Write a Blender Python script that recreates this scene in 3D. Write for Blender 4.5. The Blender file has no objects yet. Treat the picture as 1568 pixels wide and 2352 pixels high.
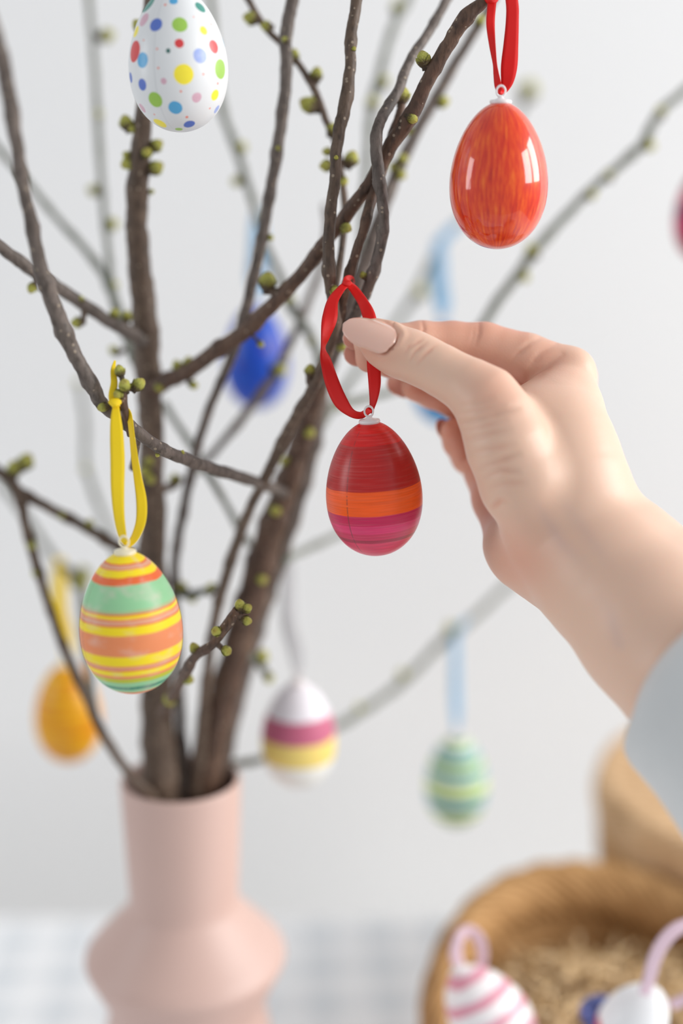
import bpy, math, random
import numpy as np
from mathutils import Vector, Matrix
random.seed(7)
rng = np.random.default_rng(7)

# ------------------------------------------------------------------ camera, light, exposure
SC = bpy.context.scene
COL = SC.collection
FPX = 50.0 / 24.0 * 1568.0          # focal length in pixels of the 1568 wide frame
PITCH = math.radians(14.0)
CAM = Vector((0.0, 0.0, 1.35))      # camera 0.60 m above the table top (0.75)
RT = Vector((1, 0, 0))
FW = Vector((0, math.cos(PITCH), -math.sin(PITCH)))
UP = Vector((0, math.sin(PITCH), math.cos(PITCH)))
cd = bpy.data.cameras.new('camera')
cam = bpy.data.objects.new('camera', cd); COL.objects.link(cam)
cd.sensor_fit = 'HORIZONTAL'; cd.sensor_width = 24.0; cd.lens = 50.0
cd.clip_start = 0.02
cam.location = CAM
cam.rotation_euler = (math.radians(90) - PITCH, 0, 0)
cd.dof.use_dof = True
cd.dof.focus_distance = 0.583
cd.dof.aperture_fstop = 1.9
cd.dof.aperture_blades = 0
SC.camera = cam

W = bpy.data.worlds.new('world'); SC.world = W; W.use_nodes = True
bgn = W.node_tree.nodes['Background']
bgn.inputs[0].default_value = (0.93, 0.96, 1.0, 1); bgn.inputs[1].default_value = 0.54

def area(name, loc, aim, sx, sy, power, color):
    l = bpy.data.lights.new(name, 'AREA'); l.shape = 'RECTANGLE'
    l.size = sx; l.size_y = sy; l.energy = power; l.color = color
    o = bpy.data.objects.new(name, l); COL.objects.link(o); o.location = loc
    o.rotation_euler = (Vector(aim) - Vector(loc)).to_track_quat('-Z', 'Y').to_euler()
    return o
# daylight through the two panes of the window on the right, a weaker window on the left
area('window_light', (2.4, -0.35, 2.05), (0.0, 0.66, 1.10), 0.9, 1.25, 40.5, (1.0, 0.985, 0.965))
area('window_light', (2.4, 0.72, 2.05), (0.0, 0.66, 1.10), 0.9, 1.25, 40.5, (1.0, 0.985, 0.965))
area('window_light', (-2.0, 0.25, 1.70), (0.0, 0.6, 1.25), 0.5, 1.0, 9.0, (0.96, 0.98, 1.0))
vs = SC.view_settings
vs.view_transform = 'Standard'; vs.look = 'None'; vs.gamma = 1.0; vs.use_curve_mapping = False
vs.exposure = 0.0

# ------------------------------------------------------------------ helpers
def P(px, py, d):
    """a point of the place seen at pixel (px,py), d metres in front of the camera"""
    px, py, d = float(px), float(py), float(d)
    return CAM + d * (FW + RT * ((px - 784.0) / FPX) - UP * ((py - 1176.0) / FPX))
def link(o, parent=None):
    COL.objects.link(o)
    if parent is not None: o.parent = parent
    return o
def mesh_obj(name, verts, faces, mat=None, parent=None, smooth=True):
    me = bpy.data.meshes.new(name)
    me.from_pydata([tuple(v) for v in verts], [], [tuple(int(i) for i in f) for f in faces])
    if smooth: me.polygons.foreach_set('use_smooth', [True] * len(me.polygons))
    me.update()
    if mat: me.materials.append(mat)
    return link(bpy.data.objects.new(name, me), parent)
def empty(name, loc, parent=None):
    o = bpy.data.objects.new(name, None); o.empty_display_size = 0.02
    o.location = loc
    return link(o, parent)
def tag(o, label, cat, group=None):
    o['label'] = label; o['category'] = cat
    if group: o['group'] = group
    return o
def s2l(c):
    return tuple((v / 255 / 12.92) if v / 255 <= 0.04045 else ((v / 255 + 0.055) / 1.055) ** 2.4 for v in c[:3]) + (1.0,)

class NT:
    def __init__(self, name, rough=0.5, spec=0.5):
        self.m = bpy.data.materials.new(name); self.m.use_nodes = True
        self.t = self.m.node_tree; self.n = self.t.nodes; self.b = self.n['Principled BSDF']
        self.b.inputs['Roughness'].default_value = rough
        self.b.inputs['Specular IOR Level'].default_value = spec
    def add(self, kind, **kw):
        nd = self.n.new(kind)
        for k, v in kw.items(): setattr(nd, k, v)
        return nd
    def lk(self, a, b): self.t.links.new(a, b)
    def val(self, sock, v):
        if isinstance(v, (int, float, tuple)): sock.default_value = v
        else: self.lk(v, sock)
    def math(self, op, a, b=None, c=None, clamp=False):
        nd = self.add('ShaderNodeMath', operation=op); nd.use_clamp = clamp
        self.val(nd.inputs[0], a)
        if b is not None: self.val(nd.inputs[1], b)
        if c is not None: self.val(nd.inputs[2], c)
        return nd.outputs[0]
    def mix(self, f, a, b, blend='MIX'):
        nd = self.add('ShaderNodeMix', data_type='RGBA', blend_type=blend)
        self.val(nd.inputs[0], f); self.val(nd.inputs[6], a); self.val(nd.inputs[7], b)
        return nd.outputs[2]
    def noise(self, vec, scale=5.0, detail=3.0, rough=0.5):
        nd = self.add('ShaderNodeTexNoise'); nd.inputs['Scale'].default_value = scale
        nd.inputs['Detail'].default_value = detail; nd.inputs['Roughness'].default_value = rough
        if vec is not None: self.lk(vec, nd.inputs['Vector'])
        return nd.outputs[0]
    def ramp(self, fac, stops, interp='LINEAR'):
        nd = self.add('ShaderNodeValToRGB'); cr = nd.color_ramp; cr.interpolation = interp
        while len(cr.elements) < len(stops): cr.elements.new(0.5)
        for e, (p, c) in zip(cr.elements, stops): e.position = p; e.color = c
        self.val(nd.inputs[0], fac)
        return nd.outputs[0]
    def scale(self, vec, s):
        nd = self.add('ShaderNodeMapping'); self.lk(vec, nd.inputs[0]); nd.inputs['Scale'].default_value = s
        return nd.outputs[0]
    def obj(self): return self.add('ShaderNodeTexCoord').outputs['Object']
    def uv(self): return self.add('ShaderNodeTexCoord').outputs['UV']
    def xyz(self, vec):
        nd = self.add('ShaderNodeSeparateXYZ'); self.lk(vec, nd.inputs[0]); return nd.outputs
    def color(self, v): self.val(self.b.inputs['Base Color'], v)
    def bump(self, h, strength=0.3, dist=0.001):
        nd = self.add('ShaderNodeBump'); nd.inputs['Strength'].default_value = strength
        nd.inputs['Distance'].default_value = dist
        self.lk(h, nd.inputs['Height']); self.lk(nd.outputs[0], self.b.inputs['Normal'])

def catmull(pts, n):
    """resample a list of tuples by Catmull-Rom, n samples per span"""
    p = np.array(pts, float)
    q = np.vstack([2 * p[0] - p[1], p, 2 * p[-1] - p[-2]])
    out = []
    for i in range(1, len(q) - 2):
        for k in range(n):
            t = k / n
            out.append(0.5 * ((2 * q[i]) + (-q[i-1] + q[i+1]) * t + (2*q[i-1] - 5*q[i] + 4*q[i+1] - q[i+2]) * t*t
                       + (-q[i-1] + 3*q[i] - 3*q[i+1] + q[i+2]) * t**3))
    out.append(q[-2])
    return np.array(out)

def lathe(prof, seg=64, closed=False):
    v, f = [], []
    n = len(prof)
    for (r, z) in prof:
        for k in range(seg):
            a = 2 * math.pi * k / seg
            v.append((r * math.cos(a), r * math.sin(a), z))
    for i in range(n if closed else n - 1):
        j = (i + 1) % n
        for k in range(seg):
            k2 = (k + 1) % seg
            f.append((i*seg+k, i*seg+k2, j*seg+k2, j*seg+k))
    return v, f

# ------------------------------------------------------------------ the setting
def wall_mat():
    m = NT('wall_paint', 0.9, 0.2)
    nz = m.noise(m.obj(), 3.0, 2)
    m.color(m.mix(nz, s2l((230, 231, 232)), s2l((234, 234, 234))))
    m.bump(m.noise(m.obj(), 220, 2), 0.08, 0.0005)
    return m.m
WALLY = 1.32
def box(name, x0, x1, y0, y1, z0, z1, mat, parent=None):
    v = [(x, y, z) for z in (z0, z1) for y in (y0, y1) for x in (x0, x1)]
    f = [(0, 2, 3, 1), (4, 5, 7, 6), (0, 1, 5, 4), (2, 6, 7, 3), (0, 4, 6, 2), (1, 3, 7, 5)]
    return mesh_obj(name, v, f, mat, parent, smooth=False)
WM = wall_mat()
o = box('wall_back', -2.2, 2.2, WALLY, WALLY + 0.1, 0.0, 2.7, WM); o['kind'] = 'structure'
fm = NT('floor_wood', 0.5); fm.color(fm.mix(fm.noise(fm.scale(fm.obj(), (2, 30, 1)), 4), s2l((228, 226, 223)), s2l((236, 234, 232))))
o = box('floor', -2.2, 2.2, -1.0, WALLY + 0.1, -0.05, 0.0, fm.m); o['kind'] = 'structure'

tm = NT('table_white', 0.45); tm.color(tm.mix(tm.noise(tm.obj(), 8), s2l((232, 230, 226)), s2l((240, 238, 235))))
tab = tag(empty('table', (0, 0.6, 0)), 'white table under the pale checked cloth', 'table')
box('tabletop', -0.6, 0.6, -0.38, 0.44, 0.72, 0.747, tm.m, tab)
for sx in (-1, 1):
    for sy in (-0.33, 0.38):
        box('leg', sx*0.55 - 0.03, sx*0.55 + 0.03, sy - 0.03, sy + 0.03, 0.0, 0.72, tm.m, tab)

def cloth_mat():
    m = NT('gingham_cloth', 0.9, 0.1)
    mp = m.add('ShaderNodeMapping'); m.lk(m.obj(), mp.inputs[0]); mp.inputs['Rotation'].default_value = (0, 0, math.radians(-3))
    s = m.xyz(mp.outputs[0])
    def stripe(c, off):
        fr = m.math('FRACT', m.math('ADD', m.math('MULTIPLY', c, 1 / 0.048), off))
        return m.math('LESS_THAN', fr, 0.46)
    a = stripe(s[0], 20.15); b = stripe(s[1], 20.55)
    t = m.math('MULTIPLY', m.math('ADD', a, b), 0.5)
    m.color(m.ramp(t, [(0, s2l((248, 249, 250))), (0.5, s2l((238, 240, 242))), (1, s2l((222, 227, 231)))]))
    m.bump(m.noise(m.obj(), 900, 2), 0.2, 0.0004)
    return m.m
v, f = [], []
nx, prof = 60, [(-0.42, 0.55), (-0.415, 0.66), (-0.40, 0.735), (-0.385, 0.749), (-0.36, 0.75)] + [(-0.36 + k * 0.05, 0.75) for k in range(1, 17)]
for j, (y, z) in enumerate(prof):
    for i in range(nx + 1):
        x = -0.6 + 1.2 * i / nx
        w = 0.012 * math.sin(i * 0.9) if z < 0.74 else 0
        v.append((x, y + w, z))
for j in range(len(prof) - 1):
    for i in range(nx):
        a = j*(nx+1)+i; f.append((a, a+1, a+nx+2, a+nx+1))
cl = mesh_obj('tablecloth', v, f, cloth_mat()); cl.location = (0, 0.6, 0.0005)
tag(cl, 'pale grey and white checked cloth covering the table', 'tablecloth')

# ------------------------------------------------------------------ vase
def vase_mat():
    m = NT('pink_ceramic', 0.46, 0.4)
    m.color(m.mix(m.noise(m.obj(), 12, 3), s2l((203, 172, 161)), s2l((207, 177, 167))))
    return m.m
VX, VY = (P(420, 2000, 0.76)).x, 0.693
VR, VH = 0.0314, 0.282
vp = [(0.001, 0.0), (0.040, 0.0), (0.0425, 0.002), (0.0435, 0.006), (0.0560, 0.0760), (0.0565, 0.0805), (0.0550, 0.0840),
      (0.0428, 0.1450), (0.0420, 0.1490), (0.0428, 0.1530), (0.0535, 0.1755), (0.0545, 0.1785), (0.0535, 0.1815), (0.0500, 0.1860),
      (0.0305, 0.2075), (0.0292, 0.2110), (0.0292, 0.2160), (0.0318, 0.2800), (0.0312, 0.2820), (0.0296, 0.2822), (0.0287, 0.2805),
      (0.0262, 0.2160), (0.0262, 0.2095), (0.0490, 0.1790), (0.0380, 0.1490), (0.0510, 0.0800), (0.0380, 0.0060), (0.001, 0.0050)]
# split into outer body and a dark inside is the same ceramic; one continuous wall
v, f = lathe(vp, 96)
vase = tag(empty('vase', (VX, VY, 0.751)), 'matte pink ceramic vase with an angular bulging body holding the branches', 'vase')
vb = mesh_obj('body', v, f, vase_mat(), vase)
em = vb.modifiers.new('bevel', 'BEVEL'); em.width = 0.0012; em.segments = 2; em.limit_method = 'ANGLE'; em.angle_limit = math.radians(25)

# ------------------------------------------------------------------ branches
def bark(name, c1, c2, c3):
    m = NT(name, 0.55, 0.35)
    ob = m.obj()
    n1 = m.noise(ob, 70, 4, 0.6); n2 = m.noise(m.scale(ob, (1, 1, 0.35)), 420, 3, 0.6)
    c = m.mix(m.math('SMOOTHSTEP', 0.35, 0.65, n1) if False else m.math('MULTIPLY', m.math('SUBTRACT', n1, 0.35), 3.0, clamp=True), c1, c2)
    c = m.mix(m.math('MULTIPLY', m.math('SUBTRACT', n2, 0.45), 3.5, clamp=True), c, c3)
    vo = m.add('ShaderNodeTexVoronoi'); vo.inputs['Scale'].default_value = 260; m.lk(ob, vo.inputs['Vector'])
    spot = m.math('LESS_THAN', vo.outputs['Distance'], 0.17)
    c = m.mix(m.math('MULTIPLY', spot, 0.55), c, s2l((176, 160, 140)))
    m.color(c)
    m.bump(m.math('ADD', m.math('MULTIPLY', n2, 0.7), m.math('MULTIPLY', spot, 0.3)), 0.8, 0.0007)
    return m.m
BK = {'brown': bark('bark_brown', s2l((84, 68, 56)), s2l((110, 92, 78)), s2l((62, 50, 42))),
      'red': bark('bark_red_brown', s2l((86, 64, 52)), s2l((108, 84, 68)), s2l((56, 42, 35))),
      'grey': bark('bark_grey', s2l((92, 82, 76)), s2l((118, 107, 100)), s2l((64, 56, 50))),
      'green': bark('bark_grey_green', s2l((108, 112, 102)), s2l((128, 130, 120)), s2l((84, 84, 74)))}
def bud_mat():
    m = NT('bud_scales', 0.45, 0.4)
    ob = m.obj(); s = m.xyz(ob)
    z = m.math('ADD', s[2], m.math('MULTIPLY', m.math('SUBTRACT', m.noise(ob, 6, 3), 0.5), 0.7))
    c = m.ramp(z, [(0.0, s2l((70, 56, 42))), (0.22, s2l((92, 78, 44))), (0.40, s2l((140, 138, 60))), (0.75, s2l((184, 184, 84))), (1.0, s2l((176, 164, 76)))])
    m.color(c); m.bump(m.noise(ob, 9, 3), 0.4, 0.05)
    return m.m
BUDM = bud_mat()
def bud_mesh(seed):
    r = random.Random(seed)
    prof = [(0.001, -0.25), (0.26, -0.22), (0.25, -0.05), (0.30, 0.0), (0.40, 0.12), (0.47, 0.30), (0.50, 0.46), (0.47, 0.62), (0.40, 0.78), (0.27, 0.91), (0.12, 0.985), (0.001, 1.0)]
    v, f = lathe(prof, 12)
    ph = r.random() * 6
    vv = []
    for (x, y, z) in v:
        a = math.atan2(y, x); k = 1 + 0.09 * math.cos(3 * a + ph + z * 3.2) * max(0, min(1, z * 3))
        vv.append((x * k, y * k, z + 0.05 * math.cos(3 * a + ph)*max(0, z)))
    # three overlapping outer scales
    for s in range(3):
        a0 = ph + s * 2.094; b = len(vv)
        for i in range(5):
            t = i / 4
            for j in range(5):
                u = (j - 2) / 2
                wd = 0.85 * (1 - t ** 2.2) + 0.04
                a = a0 + u * wd
                z = 0.02 + 0.62 * t
                rr = 0.30 + 0.24 * math.sin(min(1, z / 0.5) * 1.57) + 0.03 - 0.02 * u * u + 0.02 * t
                vv.append((rr * math.cos(a), rr * math.sin(a), z))
        for i in range(4):
            for j in range(4):
                q = b + i*5 + j; f.append((q, q+1, q+6, q+5))
    me = bpy.data.meshes.new('bud'); me.from_pydata(vv, [], f)
    me.polygons.foreach_set('use_smooth', [True] * len(me.polygons)); me.materials.append(BUDM)
    return me
BUDS = [bud_mesh(i) for i in range(4)]
bud_i = [0]
def bud(par, px, py, d, size, dx, dy, dz=-0.15):
    """a bud of 'size' pixels length, pointing along the picture direction (dx,dy)"""
    o = bpy.data.objects.new('bud', BUDS[bud_i[0] % 4]); bud_i[0] += 1
    dirv = (RT * dx - UP * dy + FW * dz).normalized()
    o.rotation_mode = 'QUATERNION'
    o.rotation_quaternion = dirv.to_track_quat('Z', 'Y') @ Matrix.Rotation(random.random() * 6, 3, 'Z').to_quaternion()
    L = size * d / FPX
    o.scale = (L * 0.9, L * 0.9, L)
    o.location = P(px, py, d) - dirv * L * 0.45
    return link(o, par)
SAMPLES = {}
def tube(name, pts, mat, par, n=7, sides=10, knots=True, tipr=None):
    """pts: (px, py, depth in m, radius in px)"""
    pts = list(pts)
    lx, ly = pts[-1][0], pts[-1][1]
    if ly < -10 or lx < -10 or lx > 1600:          # the twig goes on beyond the picture and thins out
        p, q = pts[-2], pts[-1]
        l = math.hypot(q[0]-p[0], q[1]-p[1]); ux, uy = (q[0]-p[0])/l, (q[1]-p[1])/l; dz = (q[2]-p[2])/l
        bend = random.uniform(-.25, .25)
        for k in range(1, 5):
            ux, uy = ux - uy * bend * .5, uy + ux * bend * .5
            a = pts[-1]; pts.append((a[0] + ux * 75, a[1] + uy * 75, a[2] + dz * 40, a[3] * .78))
    s = catmull(pts, n)
    SAMPLES.setdefault(par.name, []).extend([tuple(q) for q in s])
    W3 = [P(a, b, c) for a, b, c, r in s]; R = [max(r, 2.0) * c / FPX for a, b, c, r in s]
    N = len(W3)
    if knots:
        ph = random.uniform(0, 9); L = 0
        per = random.uniform(0.016, 0.024)
        for i in range(N):
            if i: L += (W3[i] - W3[i-1]).length
            x = ((L + ph) / per) % 1.0
            R[i] *= 1 + (0.16 + 0.1 * math.sin(L * 300)) * math.exp(-((x - 0.5) / 0.13) ** 2) + random.uniform(-0.015, 0.015)
            if 0 < i < N - 1:
                W3[i] = W3[i] + Vector((random.uniform(-1, 1), random.uniform(-1, 1), random.uniform(-1, 1))) * R[i] * 0.05
    v, f = [], []
    t0 = (W3[1] - W3[0]).normalized(); nrm = t0.orthogonal().normalized()
    for i in range(N):
        t = (W3[min(i+1, N-1)] - W3[max(i-1, 0)]).normalized()
        nrm = (nrm - t * nrm.dot(t)).normalized(); bn = t.cross(nrm)
        for k in range(sides):
            a = 2 * math.pi * k / sides; rr = R[i] * (1 + 0.05 * math.sin(3 * a + i))
            v.append(W3[i] + (nrm * math.cos(a) + bn * math.sin(a)) * rr)
    for i in range(N - 1):
        for k in range(sides):
            k2 = (k + 1) % sides; f.append((i*sides+k, i*sides+k2, (i+1)*sides+k2, (i+1)*sides+k))
    f.append(tuple(range(sides))[::-1]); f.append(tuple((N-1)*sides+k for k in range(sides)))
    base = par.location
    return mesh_obj(name, [p - base for p in v], f, mat, par)
def branch(label, base, group='budding branches in the pink vase'):
    return tag(empty('branch', P(*base)), label, 'branch', group)
STALK = {}
def budp(par, px, py, d, size, dx, dy, dz=-0.15):
    """a bud of the branch: taken to the depth of the nearest twig and joined to it by a short stalk"""
    q = min(SAMPLES[par.name], key=lambda q: math.hypot(q[0]-px, q[1]-py) + 350 * abs(q[2]-d))
    L = size * q[2] / FPX; tr = q[3] * q[2] / FPX
    dd = q[2] - tr * (0.9 if dz < -0.5 or math.hypot(q[0]-px, q[1]-py) < q[3] * .8 else 0.15)
    o = bud(par, px, py, dd, size, dx, dy, dz)
    base = o.location.copy(); root = P(q[0], q[1], q[2])
    o.location = base - par.location
    gap = base - root
    if gap.length > tr * 0.8:
        ax = gap.normalized(); u = ax.orthogonal().normalized(); w = ax.cross(u)
        r0, r1 = min(tr * .8, L * .34), L * 0.22
        v = [root + gap * t + (u * math.cos(k * 1.0472) + w * math.sin(k * 1.0472)) * (r0 + (r1 - r0) * t) - par.location for t in (0, .4, .8, 1.12) for k in range(6)]
        f = [(a*6+k, a*6+(k+1) % 6, (a+1)*6+(k+1) % 6, (a+1)*6+k) for a in range(3) for k in range(6)]
        mesh_obj('bud_stalk', v, f, BK['brown'], par)
    return o

# -- branch 1: thick stem on the left of the vase
b1 = branch('thick upright brown branch in the left of the vase, behind the spotted egg', (375, 2060, 0.762))
tube('stem', [(382, 2060, .765, 30), (372, 1830, .745, 44), (362, 1650, .735, 38), (352, 1400, .715, 32), (350, 1200, .702, 30), (348, 1000, .69, 28), (340, 860, .682, 29),
     (335, 760, .676, 30), (322, 630, .668, 27), (314, 520, .66, 25), (316, 420, .652, 25), (325, 320, .645, 21), (332, 240, .64, 20), (342, 100, .635, 17), (350, -60, .63, 15)], BK['brown'], b1)
tube('twig', [(335, 790, .676, 20), (300, 765, .668, 17), (250, 738, .66, 15), (185, 695, .648, 15), (110, 645, .635, 16), (50, 604, .622, 15), (0, 566, .612, 14), (-60, 520, .6, 13)], BK['grey'], b1)
tube('twig', [(350, 890, .682, 22), (385, 874, .675, 20), (430, 852, .668, 18), (500, 803, .656, 18), (560, 764, .648, 19), (620, 705, .638, 17), (690, 632, .627, 16), (740, 565, .618, 16), (800, 487, .609, 16),
     (855, 412, .602, 16), (900, 330, .597, 18), (945, 262, .592, 18), (985, 180, .588, 16), (1030, 100, .584, 17), (1070, 40, .58, 17), (1112, 0, .578, 14), (1140, -55, .575, 12)], BK['red'], b1)
tube('twig', [(342, 900, .684, 14), (312, 830, .70, 12), (290, 770, .715, 12), (268, 705, .73, 12), (248, 645, .745, 13), (236, 628, .75, 10), (200, 578, .755, 9), (130, 500, .76, 8), (60, 415, .765, 8), (0, 345, .77, 8), (-40, 300, .775, 7)], BK['green'], b1)
tube('twig', [(258, 665, .74, 9), (250, 590, .755, 8), (240, 500, .77, 8), (232, 400, .775, 8), (226, 300, .78, 9), (220, 200, .785, 8), (214, 110, .79, 8), (204, 0, .795, 8), (198, -60, .80, 8)], BK['green'], b1)
tube('twig', [(352, 1480, .722, 9), (300, 1350, .78, 8), (262, 1260, .82, 8), (240, 1195, .84, 7), (215, 1130, .85, 8), (196, 1060, .86, 7), (196, 980, .865, 7), (184, 885, .87, 6)], BK['green'], b1)
tube('twig', [(375, 1640, .715, 14), (395, 1600, .67, 12), (425, 1548, .63, 12), (450, 1505, .612, 11), (485, 1483, .603, 11), (510, 1450, .599, 11), (532, 1420, .597, 12), (545, 1402, .596, 12)], BK['red'], b1)
tube('twig', [(345, 1130, .697, 12), (400, 1115, .705, 9), (415, 1095, .708, 7)], BK['brown'], b1, knots=False)
for a in [(75, 660, .63, 26, -.4, .7), (178, 741, .646, 28, -1, .1), (186, 688, .65, 18, -.3, -.8), (262, 722, .655, 26, .2, -1), (291, 728, .662, 26, .1, -1), (262, 806, .69, 24, -.6, -.6),
          (432, 833, .664, 26, .1, -1), (408, 842, .668, 28, -.3, -1), (443, 884, .668, 22, 1, .4), (366, 888, .66, 24, .2, .3), (614, 648, .632, 42, .1, -1), (598, 790, .642, 18, .6, .8),
          (792, 522, .606, 30, .8, .4), (972, 137, .588, 36, -.25, -1), (335, 1080, .672, 26, -.2, .3), (345, 1098, .67, 26, .3, .4), (342, 1062, .672, 24, .1, -.6),
          (290, 283, .638, 34, -.3, -1), (304, 293, .634, 30, -.5, .1), (358, 335, .636, 32, .8, -.6), (338, 351, .628, 26, .1, -.2, -1.0), (296, 375, .638, 34, -.7, .3), (294, 358, .645, 24, -1, -.6), (356, 386, .64, 36, 1, -.5),
          (347, 440, .65, 14, 1, 0), (318, 60, .637, 30, -.7, -1), (244, 82, .785, 34, 1, -.4), (226, 265, .78, 22, .2, -1), (216, 438, .77, 28, -1, -.3), (256, 515, .765, 30, 1, -.2), (262, 655, .74, 20, .8, -.4), (180, 880, .868, 20, -.2, -1),
          (195, 1078, .86, 18, 0, -1), (551, 1391, .595, 27, -.1, -1), (566, 1398, .592, 24, .7, -.5), (565, 1425, .592, 24, .9, .2), (497, 1450, .596, 26, -.4, -.2, -1.0), (519, 1494, .596, 26, .9, .35, -.7), (446, 1490, .612, 26, -.3, -1),
          (430, 1560, .63, 28, .7, .2), (390, 1606, .655, 34, .1, .3, -1.), (400, 1102, .70, 26, .0, -1), (945, 272, .592, 26, .9, .5)]:
    budp(b1, *a)

# -- branch 2: thick stem leaning right, carries the long foreground twig on the left
b2 = branch('thick brown branch leaning right from the vase, one long twig crossing to the upper left', (465, 2060, 0.765))
tube('stem', [(458, 2060, .77, 26), (470, 1830, .752, 34), (492, 1690, .745, 34), (535, 1520, .735, 33), (575, 1380, .725, 34), (612, 1250, .716, 33), (648, 1140, .706, 30), (682, 1045, .698, 27), (712, 950, .688, 23), (742, 860, .672, 20), (772, 770, .64, 16), (786, 690, .61, 13),
     (808, 610, .60, 11), (832, 535, .596, 11), (856, 450, .6, 12), (880, 380, .606, 12), (900, 315, .608, 12), (918, 262, .61, 10), (925, 225, .612, 8)], BK['red'], b2)
tube('twig', [(660, 1135, .705, 13), (600, 1111, .668, 13), (540, 1092, .64, 14), (480, 1074, .618, 14), (425, 1054, .602, 15), (370, 1030, .59, 14), (310, 988, .58, 15), (270, 955, .576, 15), (236, 930, .573, 16), (212, 888, .57, 17), (180, 830, .565, 17), (148, 765, .56, 19), (120, 690, .553, 19), (92, 612, .545, 17), (74, 520, .536, 15),
     (52, 420, .525, 15), (38, 330, .515, 16), (20, 220, .503, 18), (0, 120, .493, 18), (-30, 20, .485, 18)], BK['grey'], b2)
tube('twig', [(300, 1000, .577, 8), (290, 960, .572, 8), (284, 920, .568, 9), (284, 890, .566, 8)], BK['red'], b2, knots=False)
tube('twig', [(318, 1000, .585, 7), (312, 1035, .60, 7), (304, 1075, .62, 8)], BK['brown'], b2, knots=False)
tube('twig', [(742, 880, .675, 13), (780, 790, .645, 13), (812, 735, .622, 13), (842, 668, .606, 13), (862, 610, .60, 13), (878, 540, .596, 13), (880, 480, .593, 13), (872, 420, .592, 14), (864, 350, .592, 14), (866, 300, .592, 13), (885, 255, .596, 13), (915, 205, .602, 12), (940, 140, .61, 11), (985, 72, .62, 11), (1025, 0, .632, 11), (1050, -60, .64, 10)], BK['grey'], b2)
tube('twig', [(700, 950, .70, 12), (770, 932, .74, 12), (840, 915, .76, 9), (910, 895, .77, 8), (1000, 850, .775, 9), (1090, 770, .775, 10), (1140, 695, .775, 11), (1185, 635, .775, 11), (1225, 578, .775, 12), (1290, 505, .778, 10), (1350, 443, .78, 10), (1410, 390, .782, 10), (1475, 330, .784, 11), (1512, 262, .786, 10), (1568, 212, .79, 9), (1640, 150, .80, 8), (1700, 100, .81, 8)], BK['green'], b2)
tube('twig', [(650, 1290, .725, 9), (690, 1268, .77, 8), (740, 1245, .79, 8), (790, 1222, .81, 7), (860, 1190, .83, 6)], BK['green'], b2)
tube('twig', [(560, 1500, .735, 12), (585, 1515, .738, 11), (602, 1532, .742, 10), (614, 1552, .745, 10)], BK['green'], b2, knots=False)
tube('twig', [(720, 940, .692, 10), (690, 990, .688, 8), (680, 800, .76, 8), (665, 720, .77, 7)][:2], BK['brown'], b2, knots=False)
for a in [(275, 853, .566, 27, -.3, -1), (287, 886, .562, 32, -.05, -.8, -.8), (318, 884, .566, 32, .7, -.8), (272, 906, .562, 25, -.5, .1, -.9), (238, 935, .568, 26, -.9, .3), (362, 1044, .588, 12, -.4, 1), (418, 1040, .60, 12, .4, -1),
          (708, 960, .668, 28, .1, -.3), (710, 992, .67, 28, .2, .3), (655, 1060, .69, 26, -.6, -.5), (632, 1170, .69, 30, .1, .2), (922, 220, .606, 40, .1, -1), (835, 633, .6, 18, -.5, -1), (785, 795, .635, 28, .4, .3), (1516, 258, .785, 26, -.2, -1),
          (1488, 334, .782, 30, 1, .1), (1398, 404, .78, 22, -.4, -1), (1356, 448, .78, 24, .6, -.2), (1222, 576, .775, 32, -.7, -.8), (1202, 634, .772, 28, .5, .5), (600, 1510, .74, 34, .5, -1), (616, 1556, .744, 26, .5, 1), (600, 1330, .70, 26, .2, .2), (770, 930, .74, 26, -.4, .6)]:
    budp(b2, *a)

# -- branch 3: dark stem right behind the thick one, its grey top runs to the upper right
b3 = branch('dark grey branch close behind the thick right-leaning one, its blurred top beside the orange egg', (490, 2060, 0.77))
tube('stem', [(470, 2060, .775, 20), (498, 1810, .765, 22), (530, 1650, .76, 22), (585, 1450, .75, 21), (632, 1310, .74, 20), (672, 1190, .73, 18), (702, 1090, .722, 18), (724, 1000, .715, 18), (738, 900, .706, 18), (765, 800, .695, 19), (795, 720, .688, 20), (822, 650, .684, 20), (850, 570, .682, 18), (872, 500, .682, 16), (896, 435, .684, 15),
     (922, 375, .686, 14), (955, 305, .688, 13), (1000, 225, .69, 13), (1045, 145, .69, 12), (1085, 80, .69, 11), (1120, 20, .69, 10), (1150, -40, .69, 9)], BK['grey'], b3)
tube('twig', [(738, 880, .706, 9), (722, 790, .73, 9), (690, 735, .745, 11), (665, 700, .752, 11), (645, 640, .757, 9), (612, 565, .762, 8), (585, 480, .767, 9), (558, 390, .772, 9), (532, 315, .776, 9), (508, 240, .78, 10), (495, 120, .785, 9), (484, 0, .79, 9), (478, -60, .79, 8)], BK['green'], b3)
tube('twig', [(825, 640, .685, 8), (828, 560, .73, 8), (832, 480, .76, 8), (843, 360, .78, 9), (852, 250, .79, 10), (874, 160, .80, 9), (900, 70, .81, 9), (935, 0, .82, 9), (960, -60, .82, 8)], BK['green'], b3)
tube('twig', [(690, 735, .745, 11), (712, 680, .75, 9), (738, 610, .752, 9), (752, 530, .755, 8), (745, 470, .76, 6)], BK['grey'], b3)
tube('twig', [(690, 740, .745, 9), (660, 800, .742, 10), (632, 860, .74, 11), (598, 905, .74, 11), (545, 975, .742, 10), (485, 1045, .745, 8), (430, 1100, .748, 7)], BK['grey'], b3)
tube('twig', [(724, 1000, .715, 10), (800, 880, .80, 9), (880, 780, .86, 8), (945, 690, .90, 8), (1000, 585, .92, 8), (1050, 515, .93, 7), (1130, 420, .94, 7), (1210, 210, .95, 6)], BK['green'], b3)
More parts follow.
